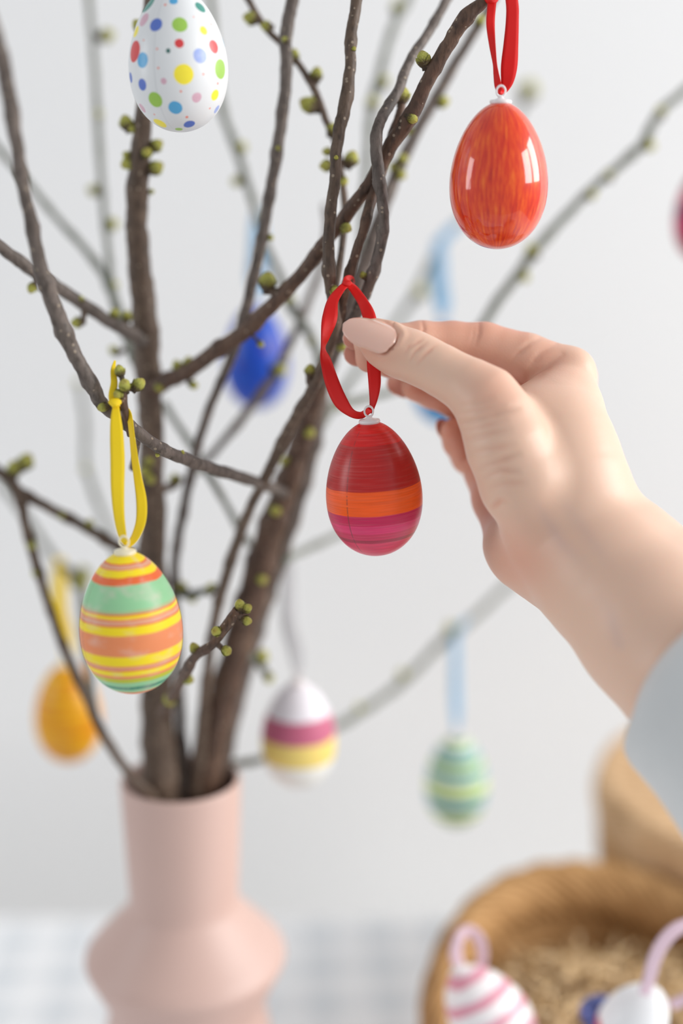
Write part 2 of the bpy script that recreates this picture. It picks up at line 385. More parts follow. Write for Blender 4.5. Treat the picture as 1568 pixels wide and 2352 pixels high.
for a in [(1014, 234, .69, 32, 1, -.15), (940, 300, .69, 22, .3, .7), (923, 368, .68, 28, .4, -.6), (918, 400, .684, 28, .9, .4), (1100, 50, .69, 30, .4, -1), (905, 384, .69, 26, -.4, .8), (553, 340, .775, 28, .7, -1), (545, 416, .77, 26, -.9, .1), (668, 690, .75, 24, -.4, -1), (640, 850, .738, 34, .8, .2),
          (910, 18, .81, 28, .1, -1), (880, 190, .80, 30, .5, -1), (855, 238, .79, 32, -.1, -.8), (600, 560, .76, 22, .9, -.6), (1212, 210, .95, 46, .4, -1), (962, 672, .90, 34, .3, -.5), (715, 785, .732, 22, .5, .6), (452, 1075, .745, 22, -.3, -.6)]:
    budp(b3, *a)

# -- branch 4: slim dark stem with the upright twig behind the red ribbon
b4 = branch('slim dark branch curving up the middle to the knot of the red ribbon', (440, 2060, 0.755))
tube('stem', [(446, 2060, .76, 12), (448, 1830, .745, 16), (462, 1680, .735, 14), (474, 1560, .722, 12), (492, 1430, .708, 12), (520, 1320, .695, 13), (548, 1235, .686, 13), (575, 1165, .677, 12), (612, 1092, .664, 13), (650, 1012, .65, 14), (690, 940, .638, 13), (724, 880, .627, 13), (752, 810, .618, 13), (768, 745, .61, 13),
     (764, 690, .604, 13), (757, 640, .60, 14), (754, 570, .598, 14), (760, 480, .596, 13), (770, 400, .595, 13), (772, 345, .595, 13), (782, 285, .595, 15), (796, 225, .595, 15), (804, 150, .596, 13), (806, 80, .597, 13), (816, 20, .598, 13), (825, -50, .60, 13)], BK['brown'], b4)
tube('twig', [(720, 900, .63, 9), (712, 875, .628, 10), (712, 858, .626, 10)], BK['brown'], b4, knots=False)
tube('twig', [(765, 700, .606, 8), (790, 520, .63, 8), (786, 420, .64, 8), (770, 330, .643, 8), (748, 275, .645, 8), (728, 220, .646, 9), (698, 165, .647, 8), (655, 110, .648, 8), (605, 58, .65, 8), (570, 0, .652, 8), (545, -40, .654, 7)], BK['brown'], b4)
tube('twig', [(510, 1350, .70, 9), (475, 1356, .71, 9), (440, 1366, .72, 10), (418, 1362, .725, 12)], BK['green'], b4)
for a in [(712, 852, .625, 28, 0, -1), (768, 668, .598, 26, .2, .1), (577, 42, .65, 34, -1, -.25), (612, 60, .65, 26, -.9, -.1), (675, 128, .646, 28, .1, -1), (727, 172, .645, 32, .1, -1), (710, 242, .645, 42, -.9, -.4), (762, 298, .642, 28, .4, -.8), (806, 366, .636, 36, .4, -1),
          (750, 380, .638, 30, -.9, .1), (752, 348, .64, 22, -.9, 0), (788, 415, .64, 24, .3, .8), (485, 1352, .706, 26, .2, -.7), (418, 1350, .722, 30, -.6, -.9), (440, 1374, .72, 22, .6, .8), (772, 362, .59, 12, -.1, -.1, -1.), (812, 112, .592, 12, .7, -.2, -.8)]:
    budp(b4, *a)

# -- branch 5: long slender grey green stem crossing behind the striped eggs
b5 = branch('slender grey-green branch rising past the blue egg, to the right of the spotted egg', (425, 2060, 0.76))
tube('stem', [(430, 2060, .765, 12), (425, 1830, .748, 14), (415, 1650, .742, 12), (408, 1500, .735, 11), (400, 1360, .725, 11), (405, 1260, .72, 11), (422, 1170, .712, 11), (440, 1080, .702, 11), (456, 1015, .695, 11), (480, 940, .688, 11), (510, 870, .68, 11), (540, 795, .672, 12), (564, 712, .664, 13), (586, 620, .655, 13), (604, 535, .65, 13), (622, 430, .645, 13),
     (636, 350, .641, 14), (648, 260, .638, 14), (658, 170, .636, 14), (656, 90, .634, 15), (668, 20, .632, 15), (680, -50, .63, 15)], BK['grey'], b5)
tube('twig', [(375, 925, .75, 8), (430, 1010, .735, 8), (478, 1088, .72, 9), (520, 1160, .735, 8), (560, 1230, .745, 9), (610, 1295, .76, 9)], BK['green'], b5)
for a in [(655, 92, .63, 16, -.8, -.8), (620, 545, .65, 16, .7, .6), (640, 340, .638, 12, -.9, .2)]:
    budp(b5, *a)

# -- branch 6: thin stem over the left lip
b6 = branch('thin branch leaning left over the vase lip, in front of the plain yellow egg', (385, 2000, 0.745))
tube('stem', [(400, 1960, .752, 10), (352, 1840, .735, 13), (322, 1805, .728, 12), (288, 1765, .725, 11), (240, 1692, .722, 12), (200, 1605, .718, 11), (150, 1495, .714, 11), (112, 1390, .71, 10), (82, 1290, .706, 12), (58, 1200, .704, 12), (45, 1140, .702, 14), (25, 1105, .70, 12), (0, 1085, .70, 12), (-50, 1050, .70, 11)], BK['brown'], b6)
tube('twig', [(45, 1130, .702, 12), (110, 1165, .706, 12), (190, 1208, .71, 12), (245, 1240, .713, 13), (300, 1270, .717, 12), (335, 1285, .72, 9)], BK['brown'], b6)
tube('twig', [(215, 1625, .72, 8), (195, 1480, .77, 9), (190, 1380, .80, 11), (178, 1325, .82, 10), (130, 1288, .84, 8), (65, 1195, .85, 8), (0, 1105, .86, 8), (-40, 1050, .86, 7)], BK['green'], b6)
for a in [(33, 1078, .695, 38, .1, -1), (58, 1062, .69, 40, .7, -1), (205, 1205, .705, 24, .2, -1), (182, 1335, .80, 46, .4, .3), (192, 1315, .80, 30, -.3, -1), (72, 1250, .70, 24, .2, .6), (140, 1182, .70, 18, .8, .7), (82, 1315, .70, 18, -.8, .8)]:
    budp(b6, *a)

# -- branch 7: low branch to the right
b7 = branch('long low pale branch running right from the vase to the pale green striped egg', (470, 2000, 0.76))
tube('stem', [(455, 1960, .76, 10), (505, 1790, .768, 11), (535, 1757, .772, 10), (590, 1747, .785, 9), (680, 1712, .81, 9), (780, 1665, .84, 10), (850, 1622, .86, 9), (930, 1562, .88, 9), (995, 1495, .895, 9), (1040, 1455, .90, 10), (1100, 1408, .91, 8), (1170, 1342, .925, 8), (1290, 1260, .94, 7)], BK['green'], b7)
for a in [(1036, 1448, .90, 32, -.4, -1), (925, 1552, .88, 26, -.3, -1), (825, 1628, .855, 22, -.2, -1)]:
    budp(b7, *a)

# ------------------------------------------------------------------ easter eggs
KE = 0.14
def egg_r(u):   # u: cos(t), -1 bottom .. 1 top; unit radius
    s = math.sqrt(max(0, 1 - u * u)) * (1 - KE * u)
    return s / 1.0095
class Egg:
    def __init__(s, cx, cy, w, h, d, roll=0.0):
        s.cx, s.cy, s.d = cx, cy, d
        s.loc = P(cx, cy, d)
        dv = (s.loc - CAM).normalized(); s.e = math.asin(-dv.z)
        s.b = w / 2 * d / FPX
        hh = h / 2 * d / FPX
        s.a = math.sqrt(max(hh**2 - (s.b * math.sin(s.e))**2, 1e-8)) / math.cos(s.e)
        s.R = Matrix.Rotation(roll, 4, FW) if roll else Matrix.Identity(4)
    def u_at(s, py):
        """height parameter (0 bottom..1 top) of the ring that crosses the front centre line at picture row py"""
        best, bu = 1e9, 0
        for i in range(401):
            u = -1 + 2 * i / 400
            z = s.a * u; r = s.b * egg_r(u)
            # front of the ring, seen from elevation e
            y = (-z * math.cos(s.e) + r * math.sin(s.e)) * FPX / s.d + s.cy
            if abs(y - py) < best: best, bu = abs(y - py), u
        return (bu + 1) / 2
    def hit(s, px, py):
        """point of the shell (own frame) seen at a pixel"""
        o = s.R.inverted() @ (CAM - s.loc); dv = s.R.inverted() @ (P(px, py, 1.0) - CAM)
        best, bp = 1e9, None
        for i in range(600):
            t = s.d - s.b * 1.05 + i * s.b * 1.1 / 600
            p = o + dv * t; u = max(-1, min(1, p.z / s.a))
            g = math.hypot(p.x, p.y) - s.b * egg_r(u) * (1 if abs(p.z) < s.a else 0)
            if g < best: best, bp = g, p.copy()
            if g <= 0: return p
        return bp
    def build(s, label, mat, capmat, group='painted easter eggs hanging on the branches', seg=(72, 56), loop=True):
        root = tag(empty('easter_egg', s.loc), label, 'egg', group)
        root.rotation_euler = s.R.to_euler(); s.root = root
        nu, nv = seg
        v, uvs = [], []
        for j in range(nv + 1):
            u = -math.cos(math.pi * j / nv); r = s.b * egg_r(u)
            for i in range(nu + 1):
                a = math.pi / 2 + 2 * math.pi * i / nu
                v.append((r * math.cos(a), r * math.sin(a), s.a * u)); uvs.append((i / nu, (u + 1) / 2))
        f = [(j*(nu+1)+i, j*(nu+1)+i+1, (j+1)*(nu+1)+i+1, (j+1)*(nu+1)+i) for j in range(nv) for i in range(nu)]
        sh = mesh_obj('shell', v, f, mat, root)
        ul = sh.data.uv_layers.new(name='UVMap')
        for lp in sh.data.loops: ul.data[lp.index].uv = uvs[lp.vertex_index]
        if capmat is not None:
            k = s.b / 0.020; zt = s.a
            cv, cf = lathe([(0.0001, zt - .0012*k), (.0040*k, zt - .0012*k), (.0045*k, zt - .0002*k), (.0042*k, zt + .0006*k), (.0022*k, zt + .0009*k), (.0012*k, zt + .0014*k), (.0009*k, zt + .0022*k), (0.0001, zt + .0023*k)], 24)
            cap = mesh_obj('hanger_cap', cv, cf, capmat, root)
            if loop:
                lv, lf = [], []
                R0, r0, n1, n2 = .0018*k, .0004*k, 24, 8
                for i in range(n1):
                    A = 2*math.pi*i/n1
                    for j in range(n2):
                        B = 2*math.pi*j/n2; q = R0 + r0*math.cos(B)
                        lv.append((q*math.cos(A), r0*math.sin(B), zt + .0040*k + 1.2*q*math.sin(A)))
                for i in range(n1):
                    for j in range(n2):
                        lf.append((i*n2+j, i*n2+(j+1) % n2, ((i+1) % n1)*n2+(j+1) % n2, ((i+1) % n1)*n2+j))
                mesh_obj('hanger_loop', lv, lf, capmat, cap)
        return root

def ribbon_mat(name, c, c2=None, rough=0.38, trans=0.0):
    m = NT(name, rough, 0.5)
    uv = m.uv(); s = m.xyz(uv)
    edge = m.math('GREATER_THAN', m.math('ABSOLUTE', m.math('SUBTRACT', s[0], 0.5)), 0.42)
    wv = m.add('ShaderNodeTexWave'); wv.wave_type = 'BANDS'; wv.bands_direction = 'Y'
    wv.inputs['Scale'].default_value = 60; wv.inputs['Distortion'].default_value = 0.6
    m.lk(m.scale(uv, (0.2, 1, 1)), wv.inputs['Vector'])
    cc = m.mix(m.noise(m.scale(uv, (3, 20, 1)), 4, 3), c, c2 or tuple(x * 0.86 for x in c[:3]) + (1,))
    m.color(m.mix(m.math('MULTIPLY', edge, 0.18), cc, tuple(x * 0.55 for x in c[:3]) + (1,)))
    m.b.inputs['Specular IOR Level'].default_value = 0.35
    m.b.inputs['Anisotropic'].default_value = 0.5
    if trans: m.b.inputs['Transmission Weight'].default_value = trans
    m.bump(m.math('ADD', m.math('MULTIPLY', wv.outputs[0], m.math('ADD', m.math('MULTIPLY', edge, 1.6), 0.35)), m.math('MULTIPLY', m.noise(m.scale(uv, (40, 260, 1)), 3, 2), 0.5)), 0.35, 0.0002)
    return m.m
def strip_geo(pts, n=8, base=Vector()):
    """pts: (px,py,depth,full width px,turn degrees); width lies across the run, turned out of the picture"""
    s = catmull(pts, n); N = len(s)
    c = [P(a, b, d) for a, b, d, w, t in s]
    L, R, vv = [], [], [0.0]
    for i in range(N):
        i0, i1 = max(i-1, 0), min(i+1, N-1)
        tx, ty = s[i1][0]-s[i0][0], s[i1][1]-s[i0][1]; l = math.hypot(tx, ty) or 1
        nx_, ny_ = -ty / l, tx / l
        a = math.radians(s[i][4]); hw = s[i][3] * 0.5 * s[i][2] / FPX
        wv = (RT * nx_ - UP * ny_) * math.cos(a) + FW * math.sin(a)
        L.append(c[i] - wv * hw - base); R.append(c[i] + wv * hw - base)
        if i: vv.append(vv[-1] + (c[i] - c[i-1]).length / 0.02)
    v, f, uv = [], [], []
    for i in range(N):
        for k in range(5):
            t = k / 4; v.append(L[i].lerp(R[i], t)); uv.append((t, vv[i]))
    for i in range(N-1):
        for k in range(4):
            f.append((i*5+k, i*5+k+1, (i+1)*5+k+1, (i+1)*5+k))
    return v, f, uv
def ribbon(egg, strands, mat, knot=None, name='ribbon'):
    """all strands of one ribbon: one mesh under its egg"""
    V, F, UVS = [], [], []
    base = Vector()
    for st in strands:
        v, f, uv = strip_geo(st, 8)
        b = len(V); V += v; UVS += uv; F += [tuple(i + b for i in q) for q in f]
    inv = (Matrix.Translation(egg.loc) @ egg.R).inverted()
    o = mesh_obj(name, [inv @ p for p in V], F, mat, egg.root)
    ul = o.data.uv_layers.new(name='UVMap')
    for lp in o.data.loops: ul.data[lp.index].uv = UVS[lp.vertex_index]
    so = o.modifiers.new('thick', 'SOLIDIFY'); so.thickness = 0.00035; so.offset = 0
    if knot:
        px, py, d, r = knot
        v, f = lathe([(0.001, -1), (.5, -.86), (.85, -.5), (1.0, 0), (.85, .5), (.5, .86), (0.001, 1)], 16)
        rr = r * d / FPX; vv = []
        for x, y, z in v:
            a = math.atan2(y, x); k = 1 + 0.16 * math.sin(2 * a + 2.5 * z)
            vv.append(inv @ (P(px, py, d) + (RT * x * 1.15 * k + UP * z * 0.85 + FW * y * 0.8 * k) * rr))
        kn = mesh_obj('ribbon_knot', vv, f, mat, o)
        ul = kn.data.uv_layers.new(name='UVMap')
        for lp in kn.data.loops:
            q = v[lp.vertex_index]; ul.data[lp.index].uv = (q[0] * .4 + .5, q[2] * .2)
    return o

def striped(name, egg, stops, rough=0.4, streak=0.25, interp='CONSTANT', seam=None, wob=0.006, coat=0.0, dirt=0.0):
    """stops: (picture row where the band starts going DOWN, colour); rows converted into rings round the egg"""
    m = NT(name, rough, 0.32)
    uv = m.uv(); s = m.xyz(uv)
    st = sorted([(egg.u_at(py) if py is not None else 0.0, s2l(c)) for py, c in stops], key=lambda t: t[0])
    # going up in v: the band colour listed for a row holds from the NEXT row's ring up to this one
    rows = sorted(stops, key=lambda t: -t[0])          # bottom first
    el = []
    for i, (py, c) in enumerate(rows):
        lo = 0.0 if i == 0 else egg.u_at(py)
        el.append((lo, s2l(c)))
    # wavy hand painted borders, tilted a touch
    n = m.noise(m.scale(uv, (7, 3, 1)), 1.0, 2)
    fine = m.noise(m.scale(uv, (5, 150, 1)), 1.0, 4, 0.65)
    v = m.math('ADD', s[1], m.math('MULTIPLY', m.math('SUBTRACT', n, 0.5), wob * 4))
    v = m.math('ADD', v, m.math('MULTIPLY', m.math('SUBTRACT', fine, 0.5), wob))
    c = m.ramp(v, el, interp)
    k = m.math('MULTIPLY', m.math('SUBTRACT', fine, 0.42), 3.2, clamp=True)
    c = m.mix(m.math('MULTIPLY', k, streak), c, m.mix(1.0, c, (0.45, 0.40, 0.42, 1), 'MULTIPLY'))
    hi = m.noise(m.scale(uv, (4, 90, 2)), 1.0, 4, 0.6)
    c = m.mix(m.math('MULTIPLY', m.math('MULTIPLY', m.math('SUBTRACT', hi, 0.5), 3.0, clamp=True), streak * 0.7), c, m.mix(0.25, c, (1, 0.85, 0.75, 1)))
    if dirt:
        d2 = m.noise(m.scale(uv, (9, 7, 1)), 1.0, 4, 0.6)
        c = m.mix(m.math('MULTIPLY', m.math('MULTIPLY', m.math('SUBTRACT', d2, 0.52), 4.0, clamp=True), dirt), c, s2l((226, 205, 196)))
    if seam is not None:
        ln = m.math('LESS_THAN', m.math('ABSOLUTE', m.math('SUBTRACT', s[0], seam)), 0.0022)
        brk = m.math('GREATER_THAN', m.noise(m.scale(uv, (1, 60, 1)), 1.0, 2), 0.42)
        c = m.mix(m.math('MULTIPLY', m.math('MULTIPLY', ln, brk), 0.6), c, (0.10, 0.03, 0.03, 1))
        h = m.math('ADD', m.math('MULTIPLY', ln, -1.5), m.math('MULTIPLY', fine, 0.55))
    else: h = m.math('MULTIPLY', fine, 0.55)
    m.color(c); m.bump(h, 0.30, 0.0004)
    if coat: m.b.inputs['Coat Weight'].default_value = coat; m.b.inputs['Coat Roughness'].default_value = 0.28
    return m.m
def cap_mat(name, c, tr=0.35):
    m = NT(name, 0.25, 0.5); m.color(m.mix(m.noise(m.obj(), 40), s2l(c), s2l(tuple(min(255, x + 6) for x in c))))
    m.b.inputs['Transmission Weight'].default_value = tr
    m.b.inputs['Subsurface Weight'].default_value = 0.0
    return m.m
CAPW = cap_mat('hanger_plastic', (246, 238, 238), 0.12); CAPY = cap_mat('hanger_plastic_cream', (246, 236, 204), 0.1)
RED = ribbon_mat('ribbon_red', s2l((228, 14, 8)), s2l((212, 8, 4)))
YEL = ribbon_mat('ribbon_yellow', s2l((252, 220, 30)), s2l((246, 208, 20)))
BLU = ribbon_mat('ribbon_pale_blue', s2l((150, 196, 230)))
GRY = ribbon_mat('ribbon_silver', s2l((206, 206, 208)))
PNK = ribbon_mat('ribbon_pale_pink', s2l((240, 214, 226)), s2l((232, 200, 214)))

def seam_u(egg, px, py):
    p = egg.hit(px, py); a = math.atan2(p.y, p.x)
    return ((a - math.pi / 2) / (2 * math.pi)) % 1.0

# the egg in the hand
e1 = Egg(858, 1122, 222, 311, .588, math.radians(-4))
m1 = striped('paint_red_orange_magenta', e1, [(1000, (232, 18, 12)), (1030, (220, 16, 12)), (1132, (188, 14, 10)), (1186, (255, 92, 4)), (1208, (204, 18, 82)), (1226, (224, 44, 106)), (1240, (206, 28, 82)), (1246, (168, 24, 62)), (1262, (222, 46, 92)), (1290, (224, 60, 98))],
             rough=0.36, streak=0.55, seam=seam_u(e1, 797, 1120), wob=0.004, coat=0.35)
e1.build('red egg with an orange and a magenta band, hanging from the ribbon between the fingers', m1, CAPW, seg=(96, 80))
ribbon(e1, [[(797, 652, .5875, 14, 0), (783, 664, .586, 18, 15), (764, 692, .585, 26, 10), (757, 730, .585, 35, -8), (747, 772, .586, 30, -50), (742, 800, .587, 30, -72), (749, 832, .587, 28, -25), (763, 880, .587, 33, 10), (782, 922, .586, 34, 20), (806, 948, .584, 24, 42), (828, 954, .583, 18, 35), (845, 944, .5845, 15, 20), (850, 938, .588, 12, 20)],
            [(799, 652, .5875, 14, 0), (812, 664, .589, 20, 10), (832, 692, .5905, 24, 20), (846, 722, .589, 30, 10), (853, 760, .5868, 32, 0), (857, 800, .5866, 32, 0), (858, 840, .586, 31, 5), (860, 880, .586, 29, 15), (858, 915, .587, 24, 40), (853, 940, .588, 17, 55), (849, 948, .5895, 12, 40)],
            [(792, 655, .588, 12, 0), (796, 642, .590, 16, 0), (806, 641, .600, 16, 30), (812, 652, .607, 14, 60)]], RED, knot=(797, 652, .5875, 10))

# glossy orange egg
e2 = Egg(1145, 405, 226, 330, .575)
def orange_mat():
    m = NT('paint_glossy_orange', 0.4, 0.5)
    uv = m.uv()
    n1 = m.noise(m.scale(uv, (95, 5, 1)), 1.0, 4, 0.6); n2 = m.noise(m.scale(uv, (230, 9, 1)), 1.0, 3, 0.6); n3 = m.noise(m.scale(uv, (14, 4, 1)), 1.0, 2)
    k = m.math('ADD', m.math('MULTIPLY', n1, 0.62), m.math('MULTIPLY', n2, 0.38))
    c = m.ramp(k, [(0.34, s2l((176, 16, 0))), (0.46, s2l((216, 46, 0))), (0.55, s2l((232, 78, 2))), (0.68, s2l((250, 132, 30)))])
    c = m.mix(m.math('MULTIPLY', m.math('SUBTRACT', n3, 0.4), 2.2, clamp=True), c, m.mix(0.35, c, s2l((214, 16, 0))))
    m.color(c); m.b.inputs['Specular IOR Level'].default_value = 0.15; m.b.inputs['Coat Weight'].default_value = 1.0; m.b.inputs['Coat IOR'].default_value = 1.6; m.b.inputs['Coat Roughness'].default_value = 0.08
    m.bump(n2, 0.10, 0.0003)
    return m.m
e2.build('glossy orange egg with vertical brush strokes on a red ribbon, top right', orange_mat(), CAPW, seg=(96, 80))
ribbon(e2, [[(1132, -20, .576, 20, 10), (1128, 20, .575, 20, 5), (1126, 55, .574, 20, 0), (1130, 100, .574, 16, 30), (1136, 145, .575, 14, 60), (1139, 170, .575, 14, 40), (1144, 198, .573, 17, 15), (1150, 211, .572, 14, 5), (1156, 205, .574, 12, 0)],
            [(1150, -60, .573, 26, 0), (1168, -30, .574, 28, 0), (1176, 10, .575, 29, 0), (1176, 50, .576, 30, 0), (1173, 100, .576, 34, 0), (1169, 150, .576, 38, 0), (1165, 185, .575, 30, 10), (1159, 205, .574, 18, 20), (1153, 212, .574, 12, 20)],
            [(1150, -60, .573, 26, 0), (1138, -50, .575, 22, 0), (1132, -20, .576, 20, 10)]], RED, knot=(1128, 0, .576, 14))

# spotted egg
e3 = Egg(409, 139, 228, 319, .572, math.radians(-1.0))
DOTS = [(398, 2, 10, 9, 'sky'), (340, 10, 14, 18, 'teal'), (460, 16, 12, 8, 'teal'), (379, 11, 3.2, 3, 'coral'), (330, 45, 9, 13, 'pink'), (358, 57, 15, 15, 'blue'), (413, 56, 19, 17, 'green'), (468, 70, 9, 10, 'yellow'), (312, 72, 8, 11, 'yellow'),
        (412, 100, 12, 11, 'red'), (491, 107, 11, 14, 'red'), (386, 117, 6.5, 6, 'dteal'), (360, 113, 3, 3, 'coral'), (330, 92, 2.4, 2.4, 'coral'), (308, 118, 14, 22, 'red'), (327, 138, 12, 20, 'sky'), (460, 128, 16, 18, 'pblue'), (422, 170, 25, 23, 'yellow'),
        (507, 159, 12, 22, 'green'), (364, 156, 3, 3, 'coral'), (376, 186, 7, 8.5, 'pink'), (326, 194, 9, 15, 'blue'), (300, 178, 10, 10, 'blue'), (467, 170, 3, 3, 'coral'), (500, 192, 2.4, 3, 'coral'), (416, 210, 2.6, 4, 'coral'), (494, 219, 8, 13, 'yellow'), (452, 224, 12, 11, 'pink'),
        (356, 229, 16, 17, 'green'), (402, 248, 16.5, 15, 'sky'), (326, 248, 8, 10, 'pink'), (429, 269, 4, 3.4, 'coral'), (435, 286, 14, 7, 'blue'), (367, 284, 14, 8, 'yellow'), (354, 262, 2.2, 2.2, 'coral'), (482, 249, 2.4, 2.4, 'coral'), (498, 251, 10, 12, 'pblue'), (410, 297, 12, 4, 'green'), (516, 96, 9, 18, 'sky'), (485, 56, 2.6, 2.6, 'coral'), (444, 39, 2.2, 2.2, 'coral')]
DC = {'sky': (64, 158, 208), 'teal': (36, 132, 118), 'dteal': (20, 92, 84), 'coral': (232, 112, 84), 'pink': (206, 148, 172), 'blue': (72, 104, 190), 'pblue': (120, 148, 222), 'green': (146, 190, 66), 'yellow': (244, 222, 30), 'red': (206, 40, 44)}
def dots_mat():
    m = NT('paint_white_spots', 0.42, 0.4)
    ob = m.obj(); uv = m.uv(); s = m.xyz(uv)
    nz = m.add('ShaderNodeTexNoise'); nz.inputs['Scale'].default_value = 130; nz.inputs['Detail'].default_value = 2; m.lk(ob, nz.inputs['Vector'])
    off = m.add('ShaderNodeVectorMath', operation='MULTIPLY_ADD'); m.lk(nz.outputs['Color'], off.inputs[0]); off.inputs[1].default_value = (.0008,)*3
    m.lk(ob, off.inputs[2])
    pv = m.add('ShaderNodeVectorMath', operation='SUBTRACT'); m.lk(off.outputs[0], pv.inputs[0]); pv.inputs[1].default_value = (.0004,)*3
    fine = m.noise(ob, 700, 3, 0.6)
    c = m.mix(m.noise(ob, 40, 2), s2l((222, 224, 226)), s2l((227, 229, 230)))
    ln = m.math('LESS_THAN', m.math('ABSOLUTE', m.math('SUBTRACT', s[0], seam_u(e3, 360, 210))), 0.0016)
    c = m.mix(m.math('MULTIPLY', ln, 0.25), c, s2l((150, 155, 160)))
    for (x, y, rx, ry, k) in DOTS:
        p = e3.hit(x, y)
        # true size on the shell: undo the foreshortening seen at this spot
        q1 = e3.hit(x + rx * .5, y) - p; q2 = e3.hit(x, y + ry * .5) - p
        rad = 1.0 * (q1.length + q2.length)
        rad = min(rad, 1.25 * max(rx, ry) * e3.d / FPX)
        dn = m.add('ShaderNodeVectorMath', operation='DISTANCE'); m.lk(pv.outputs[0], dn.inputs[0]); dn.inputs[1].default_value = tuple(p)
        fac = m.math('MULTIPLY', m.math('SUBTRACT', rad, dn.outputs['Value']), 1 / 0.00025, clamp=True)
        col = s2l(DC[k]); wob = m.math('MULTIPLY', fine, 0.35)
        c = m.mix(m.math('MULTIPLY', fac, 0.96), c, m.mix(wob, col, s2l((240, 240, 236)) if k in ('pblue', 'pink') else tuple(min(1, x * 1.35) for x in col[:3]) + (1,)))
    m.color(c); m.b.inputs['Coat Weight'].default_value = 0.25; m.b.inputs['Coat Roughness'].default_value = 0.25
    return m.m
e3.build('white egg with painted spots of many colours, top left', dots_mat(), CAPW, seg=(96, 80))
ribbon(e3, [[(402, -36, .572, 22, 0), (392, -80, .573, 22, 0), (372, -120, .60, 22, 20), (350, -70, .632, 22, 40)], [(402, -36, .572, 22, 0), (412, -80, .57, 22, 10), (385, -125, .60, 22, 20), (350, -70, .632, 22, 40)]], GRY)

# striped yellow, coral and mint egg
e4 = Egg(300, 1429, 235, 328, .563, math.radians(-2.5))
Yc, Cc, Mc, Tc, Rc = (250, 222, 34), (236, 144, 96), (150, 206, 156), (52, 140, 112), (234, 110, 60)
PW = (228, 168, 138)
m4 = striped('paint_yellow_coral_mint', e4, [(1300, Yc), (1304, Rc), (1312, PW), (1315, Cc), (1331, Yc), (1338, Rc), (1350, Rc), (1406, Mc), (1413, (176, 190, 140)), (1417, Rc), (1424, Yc), (1429, Cc), (1437, PW), (1441, Rc), (1461, Yc), (1508, Cc), (1528, Yc), (1532, Cc), (1536, PW), (1540, Rc), (1550, Yc), (1557, Cc), (1566, (190, 196, 50)), (1576, Mc), (1583, Tc), (1589, Mc), (1600, Cc)],
             rough=0.42, streak=0.10, seam=seam_u(e4, 195, 1400), wob=0.005, dirt=0.55)
e4.build('yellow, coral and mint striped egg on a yellow ribbon, left foreground', m4, CAPY, seg=(96, 80))
ribbon(e4, [[(266, 932, .566, 14, 10), (266, 960, .565, 24, 0), (268, 1000, .564, 31, 0), (270, 1060, .563, 33, 0), (270, 1120, .562, 31, 0), (273, 1180, .562, 26, 5), (280, 1225, .562, 22, 20), (288, 1246, .5615, 15, 25), (294, 1243, .563, 12, 20)],
            [(288, 935, .571, 10, 20), (297, 955, .571, 16, 35), (303, 1000, .57, 17, 40), (309, 1050, .569, 18, 25), (317, 1100, .568, 20, 10), (325, 1150, .567, 24, 0), (324, 1195, .566, 24, 10), (312, 1230, .565, 22, 25), (298, 1249, .564, 16, 25), (290, 1250, .5625, 12, 20)],
            [(266, 935, .566, 16, 0), (258, 912, .566, 18, 10), (262, 880, .567, 16, 10), (260, 850, .568, 12, 20), (264, 828, .569, 4, 20)],
            [(266, 932, .566, 12, 0), (276, 938, .577, 12, 30), (288, 935, .571, 10, 20)]], YEL, knot=(264, 925, .565, 13))

# eggs in the background
def loop_ribbon(egg, top, w, mat, x_off=6, tail=None):
    cx = egg.cx; y0 = egg.cy - egg.a * math.cos(egg.e) * FPX / egg.d - 14; d = egg.d
    tx, ty, td = top
    mid = (ty + y0) / 2
    st = [[(cx, y0, d, w * .8, 20), (cx - x_off + (tx-cx)*.3, mid + (y0-mid)*.5, d, w, 5), (tx - x_off, mid, td, w, 0), (tx - x_off * .5, ty + 20, td, w, 10), (tx, ty, td, w * .8, 20)],
          [(cx, y0, d, w * .8, -20), (cx + x_off + (tx-cx)*.3, mid + (y0-mid)*.5, d + .004, w, 15), (tx + x_off, mid, td + .004, w, 20), (tx + x_off * .5, ty + 20, td + .004, w, 10), (tx, ty, td, w * .8, -20)]]
    if tail: st.append([(tx, ty, td, w * .8, 10)] + tail)
    return ribbon(egg, st, mat, knot=(tx, ty, td - .003, w * .5))
def streaky(name, c1, c2, c3, rough=0.4, sc=(3, 40, 1)):
    m = NT(name, rough, 0.5); uv = m.uv()
    k = m.noise(m.scale(uv, sc), 1.0, 4, 0.55)
    c = m.ramp(k, [(0.3, s2l(c1)), (0.5, s2l(c2)), (0.7, s2l(c3))]); m.color(c); m.bump(k, 0.15, 0.0003)
    return m.m
e5 = Egg(156, 1637, 152, 228, .85)
e5.build('plain orange-yellow egg on a yellow ribbon, far left', streaky('paint_amber', (214, 116, 4), (234, 162, 6), (244, 194, 16), sc=(2, 16, 1)), CAPY)
loop_ribbon(e5, (136, 1290, .838), 24, YEL, 5)
e6 = Egg(588, 821, 150, 238, .865)
def blue_mat():
    m = NT('paint_blue', 0.35, 0.5); ob = m.obj()
    k = m.noise(ob, 60, 3)
    m.color(m.ramp(k, [(0.3, s2l((20, 54, 160))), (0.48, s2l((10, 80, 196))), (0.6, s2l((34, 58, 172))), (0.72, s2l((80, 50, 156)))]))
    return m.m
e6.build('deep blue egg hanging behind the branches', blue_mat(), CAPW)
loop_ribbon(e6, (592, 490, .855), 24, BLU, 10)
e7 = Egg(685, 1687, 172, 242, .77)
e7.build('white egg with a pink and a yellow band, right of the vase', striped('paint_white_pink_yellow', e7, [(1664, (236, 232, 238)), (1716, (196, 104, 132)), (1766, (238, 212, 122)), (1810, (238, 238, 232))], streak=0.10, rough=0.5), CAPW)
loop_ribbon(e7, (664, 1290, .765), 20, GRY, 9)
